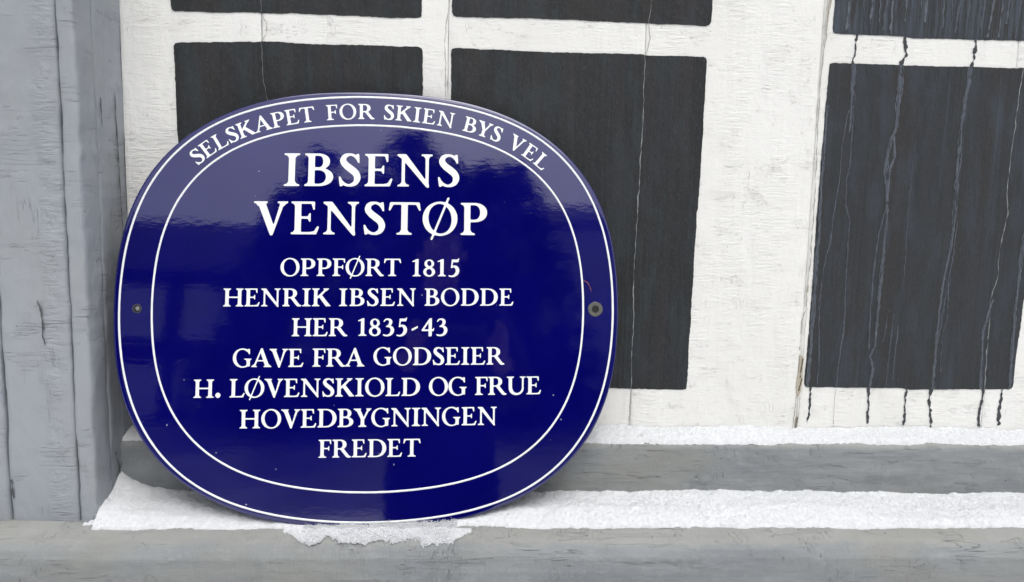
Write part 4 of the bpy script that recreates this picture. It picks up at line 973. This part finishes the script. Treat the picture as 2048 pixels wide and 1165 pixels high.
for s in (-1, 1):
    b = len(coat_n)
    w = np.array(WR[s]); e = np.array(P3(s * 0.240, 0.17, -0.145))
    coat_n += [(P3(s * 0.190, 0.0, 0.115), 0.083), (tuple(e), 0.064), (tuple(e + (w - e) * 0.9), 0.044)]
    coat_e += [(3, b), (b, b + 1), (b + 1, b + 2)]
skin('coat', coat_n, coat_e, M_COAT, person, 2)
trs_n = [(P3(0, 0, -0.40), (0.15, 0.11))]
trs_e = []
for s in (-1, 1):
    b = len(trs_n)
    trs_n += [(P3(s * 0.098, 0.0, -0.50), 0.098), (P3(s * 0.112, 0.015, -0.80), 0.075), (P3(s * 0.12, -0.01, -1.14), 0.062)]
    trs_e += [(0, b), (b, b + 1), (b + 1, b + 2)]
skin('trousers', trs_n, trs_e, M_TRS, person, 2)
for s in (-1, 1):
    skin('boot', [(P3(s * 0.12, -0.03, -1.10), 0.058), (P3(s * 0.12, -0.03, -1.19), 0.054), (P3(s * 0.128, 0.07, -1.205), 0.046), (P3(s * 0.138, 0.16, -1.212), 0.038)], [(0, 1), (1, 2), (2, 3)], M_CAP, person, 2)
skin('knit_cap', [(P3(0, 0.02, 0.385), (0.088, 0.100)), (P3(0, 0.015, 0.44), (0.082, 0.094)), (P3(0, 0.005, 0.485), (0.050, 0.056))], [(0, 1), (1, 2)], M_CAP, person, 2)
for s in (-1, 1):
    skin('eye', [(P3(s * 0.032, 0.104, 0.365), 0.011), (P3(s * 0.032, 0.108, 0.365), 0.010)], [(0, 1)], plain('eye', (0.6, 0.6, 0.6), 0.2), person, 1)
    skin('ear', [(P3(s * 0.076, 0.02, 0.37), (0.010, 0.020)), (P3(s * 0.080, 0.015, 0.335), (0.008, 0.014))], [(0, 1)], M_SKIN, person, 1)
skin('mouth', [(P3(-0.022, 0.112, 0.288), 0.006), (P3(0, 0.116, 0.287), 0.008), (P3(0.022, 0.112, 0.288), 0.006)], [(0, 1), (1, 2)], plain('lip', (0.40, 0.18, 0.15), 0.5), person, 1)

phone = empty('mobile_phone', (0.055, -0.016, -0.02))
tag(phone, 'dark mobile phone held level in both hands by the photographer', 'phone')
pv, pf = box(-0.020, 0.130, -0.0200, -0.0120, -0.056, 0.016)
pb = mesh_obj('body', pv, pf, plain('phone body', (0.02, 0.02, 0.022), 0.25), phone)
bv = pb.modifiers.new('bevel', 'BEVEL'); bv.width = 0.003; bv.segments = 3
pv, pf = box(-0.016, 0.126, -0.0206, -0.0201, -0.053, 0.013)
mesh_obj('screen', pv, pf, plain('phone screen', (0.01, 0.01, 0.012), 0.08), phone)
lp = [(0.0, -0.0119), (0.008, -0.0119), (0.008, -0.0100), (0.006, -0.0098), (0.0, -0.0098)]
aa = np.linspace(0, 2 * np.pi, 24, endpoint=False)
V = np.concatenate([np.stack([r * np.cos(aa), np.full(24, y), r * np.sin(aa)], 1) for r, y in lp])
F = [(i * 24 + k, i * 24 + (k + 1) % 24, (i + 1) * 24 + (k + 1) % 24, (i + 1) * 24 + k) for i in range(4) for k in range(24)]
mesh_obj('lens', V, F, plain('lens glass', (0.01, 0.01, 0.015), 0.1), phone)

# dark timber house up the slope to the left
M_TIM = Mat('dark tarred boarding')
tn = M_TIM.noise((9, 9, 0.8), 4)
M_TIM = M_TIM.done(M_TIM.mix(M_TIM.rng(tn, 0.3, 0.7), (0.012, 0.009, 0.008), (0.026, 0.020, 0.017)), 0.85, None, 0.15)
M_ROOF = plain('dark slate roof', (0.035, 0.037, 0.042), 0.8, 0.3, 2.0, 0.2)
M_FR = plain('white window frame', (0.62, 0.62, 0.60), 0.6, 0.05, 6)
M_GL = plain('window pane', (0.42, 0.44, 0.47), 0.15, 0.2, 1.5)
M_GREYW = plain('grey rendered wall', (0.42, 0.44, 0.48), 0.8, 0.15, 1.0, 0.2)
def building(name, label, x0, x1, y0, y1, zt, ridge, mat, wins, gable=0.4):
    xc, zb = (x0 + x1) / 2, float(slope((x0 + x1) / 2, y0)) - 0.6
    root = empty(name, (xc, y0, zb))
    tag(root, label, 'house')
    mesh_obj('wall', *box(x0, x1, y1, y0, zb, zt), mat, root)
    ym = (y0 + y1) / 2
    rv, rf = [], []
    o = gable
    for (ya, za, yb, zbb) in ((y0 + o, zt - 0.15, ym, ridge), (y1 - o, zt - 0.15, ym, ridge)):
        b = len(rv)
        rv += [(x0 - o, ya, za), (x1 + o, ya, za), (x1 + o, yb, zbb), (x0 - o, yb, zbb), (x0 - o, ya, za + 0.18), (x1 + o, ya, za + 0.18), (x1 + o, yb, zbb + 0.18), (x0 - o, yb, zbb + 0.18)]
        rf += [[b + k for k in q] for q in ((0, 1, 2, 3), (4, 5, 6, 7), (0, 1, 5, 4), (1, 2, 6, 5), (0, 3, 7, 4))]
    roof = mesh_obj('roof', rv, rf, M_ROOF, root)
    for xg in (x0, x1 - 0.2):
        gvv = [(xx, yy, zz) for xx in (xg, xg + 0.2) for yy, zz in ((y0, zt), (y1, zt), (ym, ridge))]
        mesh_obj('gable', gvv, [(0, 1, 2), (3, 5, 4), (0, 2, 5, 3), (1, 4, 5, 2), (0, 3, 4, 1)], mat, root)
    mesh_obj('chimney', *box(xc - 3.6, xc - 3.0, ym - 0.3, ym + 0.3, ridge - 0.5, ridge + 0.9), plain('brick chimney', (0.12, 0.05, 0.04), 0.9), roof)
    for (wx, wz, ww, wh) in wins:
        fr = mesh_obj('window', *merge([box(wx - ww / 2 - 0.1, wx + ww / 2 + 0.1, y0, y0 + 0.07, wz - wh / 2 - 0.1, wz - wh / 2), box(wx - ww / 2 - 0.1, wx + ww / 2 + 0.1, y0, y0 + 0.07, wz + wh / 2, wz + wh / 2 + 0.1),
                                        box(wx - ww / 2 - 0.1, wx - ww / 2, y0, y0 + 0.07, wz - wh / 2, wz + wh / 2), box(wx + ww / 2, wx + ww / 2 + 0.1, y0, y0 + 0.07, wz - wh / 2, wz + wh / 2),
                                        box(wx - 0.03, wx + 0.03, y0, y0 + 0.06, wz - wh / 2, wz + wh / 2)]), M_FR, root)
        mesh_obj('pane', *box(wx - ww / 2, wx + ww / 2, y0 - 0.02, y0 + 0.02, wz - wh / 2, wz + wh / 2), M_GL, fr)
    return root
building('timber_house', 'dark tarred timber house with white framed windows, mirrored in the left of the plaque', -13.0, -3.4, -16.5, -23.0, 4.6, 7.4, M_TIM,
         [(-8.6, 3.4, 1.5, 1.3), (-6.4, 3.4, 1.3, 1.3), (-4.6, 3.4, 1.0, 1.3), (-8.4, 1.0, 1.3, 1.5), (-6.4, 1.0, 1.3, 1.5)])
building('grey_house', 'grey rendered house beyond the spruces, mirrored at the right edge of the plaque', 4.6, 11.0, -19.0, -25.0, 7.6, 9.6, M_GREYW, [(6.6, 5.6, 0.9, 1.2), (9.0, 5.6, 0.9, 1.2)])

# spruces
ND = Mat('snow dusted spruce needles')
nd = ND.noise(0.75, 4, 0.6)
M_NEED = ND.done(ND.mix(ND.rng(nd, 0.50, 0.66), (0.010, 0.016, 0.011), (0.20, 0.21, 0.23)), 0.85, None, 0.15)
M_BARK = plain('spruce bark', (0.05, 0.04, 0.032), 0.9, 0.3, 12)
def spruce_meshes(seed):
    r = np.random.default_rng(seed)
    H = 1.0
    V, F = [], []
    for k in range(36):                                       # whorls of drooping boughs
        z = 0.10 + 0.89 * k / 36
        L = 0.30 * (1 - z) ** 0.8 + 0.020
        for j in range(9):
            a = r.uniform(0, 2 * np.pi)
            l = L * r.uniform(0.65, 1.1)
            n = 7
            for q in range(n):
                t0 = (q + 0.3) / n
                c = np.array([np.cos(a) * l * t0, np.sin(a) * l * t0, z - 0.28 * l * t0 + 0.10 * l * t0 * t0])
                for _ in range(3):
                    d = np.array([np.cos(a), np.sin(a), -0.35]) + r.normal(0, 0.55, 3)
                    d /= np.linalg.norm(d)
                    p = np.cross(d, r.normal(size=3)); p /= np.linalg.norm(p)
                    s = 0.055 * (1.1 - 0.5 * z) * r.uniform(.6, 1.2) * (0.55 + 0.45 * (1 - z))
                    b = len(V)
                    V += [tuple(c - p * s * 0.30), tuple(c + d * s - p * s * .12), tuple(c + d * s * 1.2), tuple(c + d * s + p * s * .12), tuple(c + p * s * 0.30)]
                    F.append([b, b + 1, b + 2, b + 3, b + 4])
    cm = bpy.data.meshes.new('crown'); cm.from_pydata(V, [], F); cm.materials.append(M_NEED)
    a = np.linspace(0, 2 * np.pi, 9)[:-1]
    tv = [(0.022 * (1 - z) * math.cos(t) + 0.001, 0.022 * (1 - z) * math.sin(t), z) for z in (-0.08, 0.1, 0.35, 0.65, 0.97) for t in a]
    tf = [(i * 8 + k, i * 8 + (k + 1) % 8, i * 8 + 8 + (k + 1) % 8, i * 8 + 8 + k) for i in range(4) for k in range(8)]
    tm = bpy.data.meshes.new('trunk'); tm.from_pydata(tv, [], tf); tm.materials.append(M_BARK)
    return cm, tm
SPR = [spruce_meshes(k) for k in (1, 2, 3)]
spots = [(-3.6, -14.5, 7.2), (-2.4, -13.2, 8.2), (-1.2, -14.2, 7.6), (-0.2, -13.0, 8.9), (0.9, -14.6, 8.6), (1.9, -13.4, 7.9), (3.0, -14.4, 8.4), (-2.9, -16.4, 8.8), (0.3, -16.6, 9.4), (2.4, -16.4, 9.0), (-1.3, -17.0, 9.2), (1.4, -18.0, 9.6), (3.4, -18.5, 9.4), (-0.6, -18.8, 9.8), (12.5, -17.5, 9.0), (14.0, -15.5, 8.0)]
for k, (x, y, hgt) in enumerate(spots):
    cm, tm = SPR[k % 3]
    root = empty('spruce_tree', (x, y, float(slope(x, y))))
    tag(root, 'dark spruce in the row beyond the yard, mirrored in the plaque', 'tree', 'spruce trees beyond the yard')
    for nm, me in (('crown', cm), ('trunk', tm)):
        o = bpy.data.objects.new(nm, me); COL.objects.link(o)
        o.parent = root
    root.scale = (hgt * 1.25, hgt * 1.25, hgt)
    root.rotation_euler.z = k * 1.7
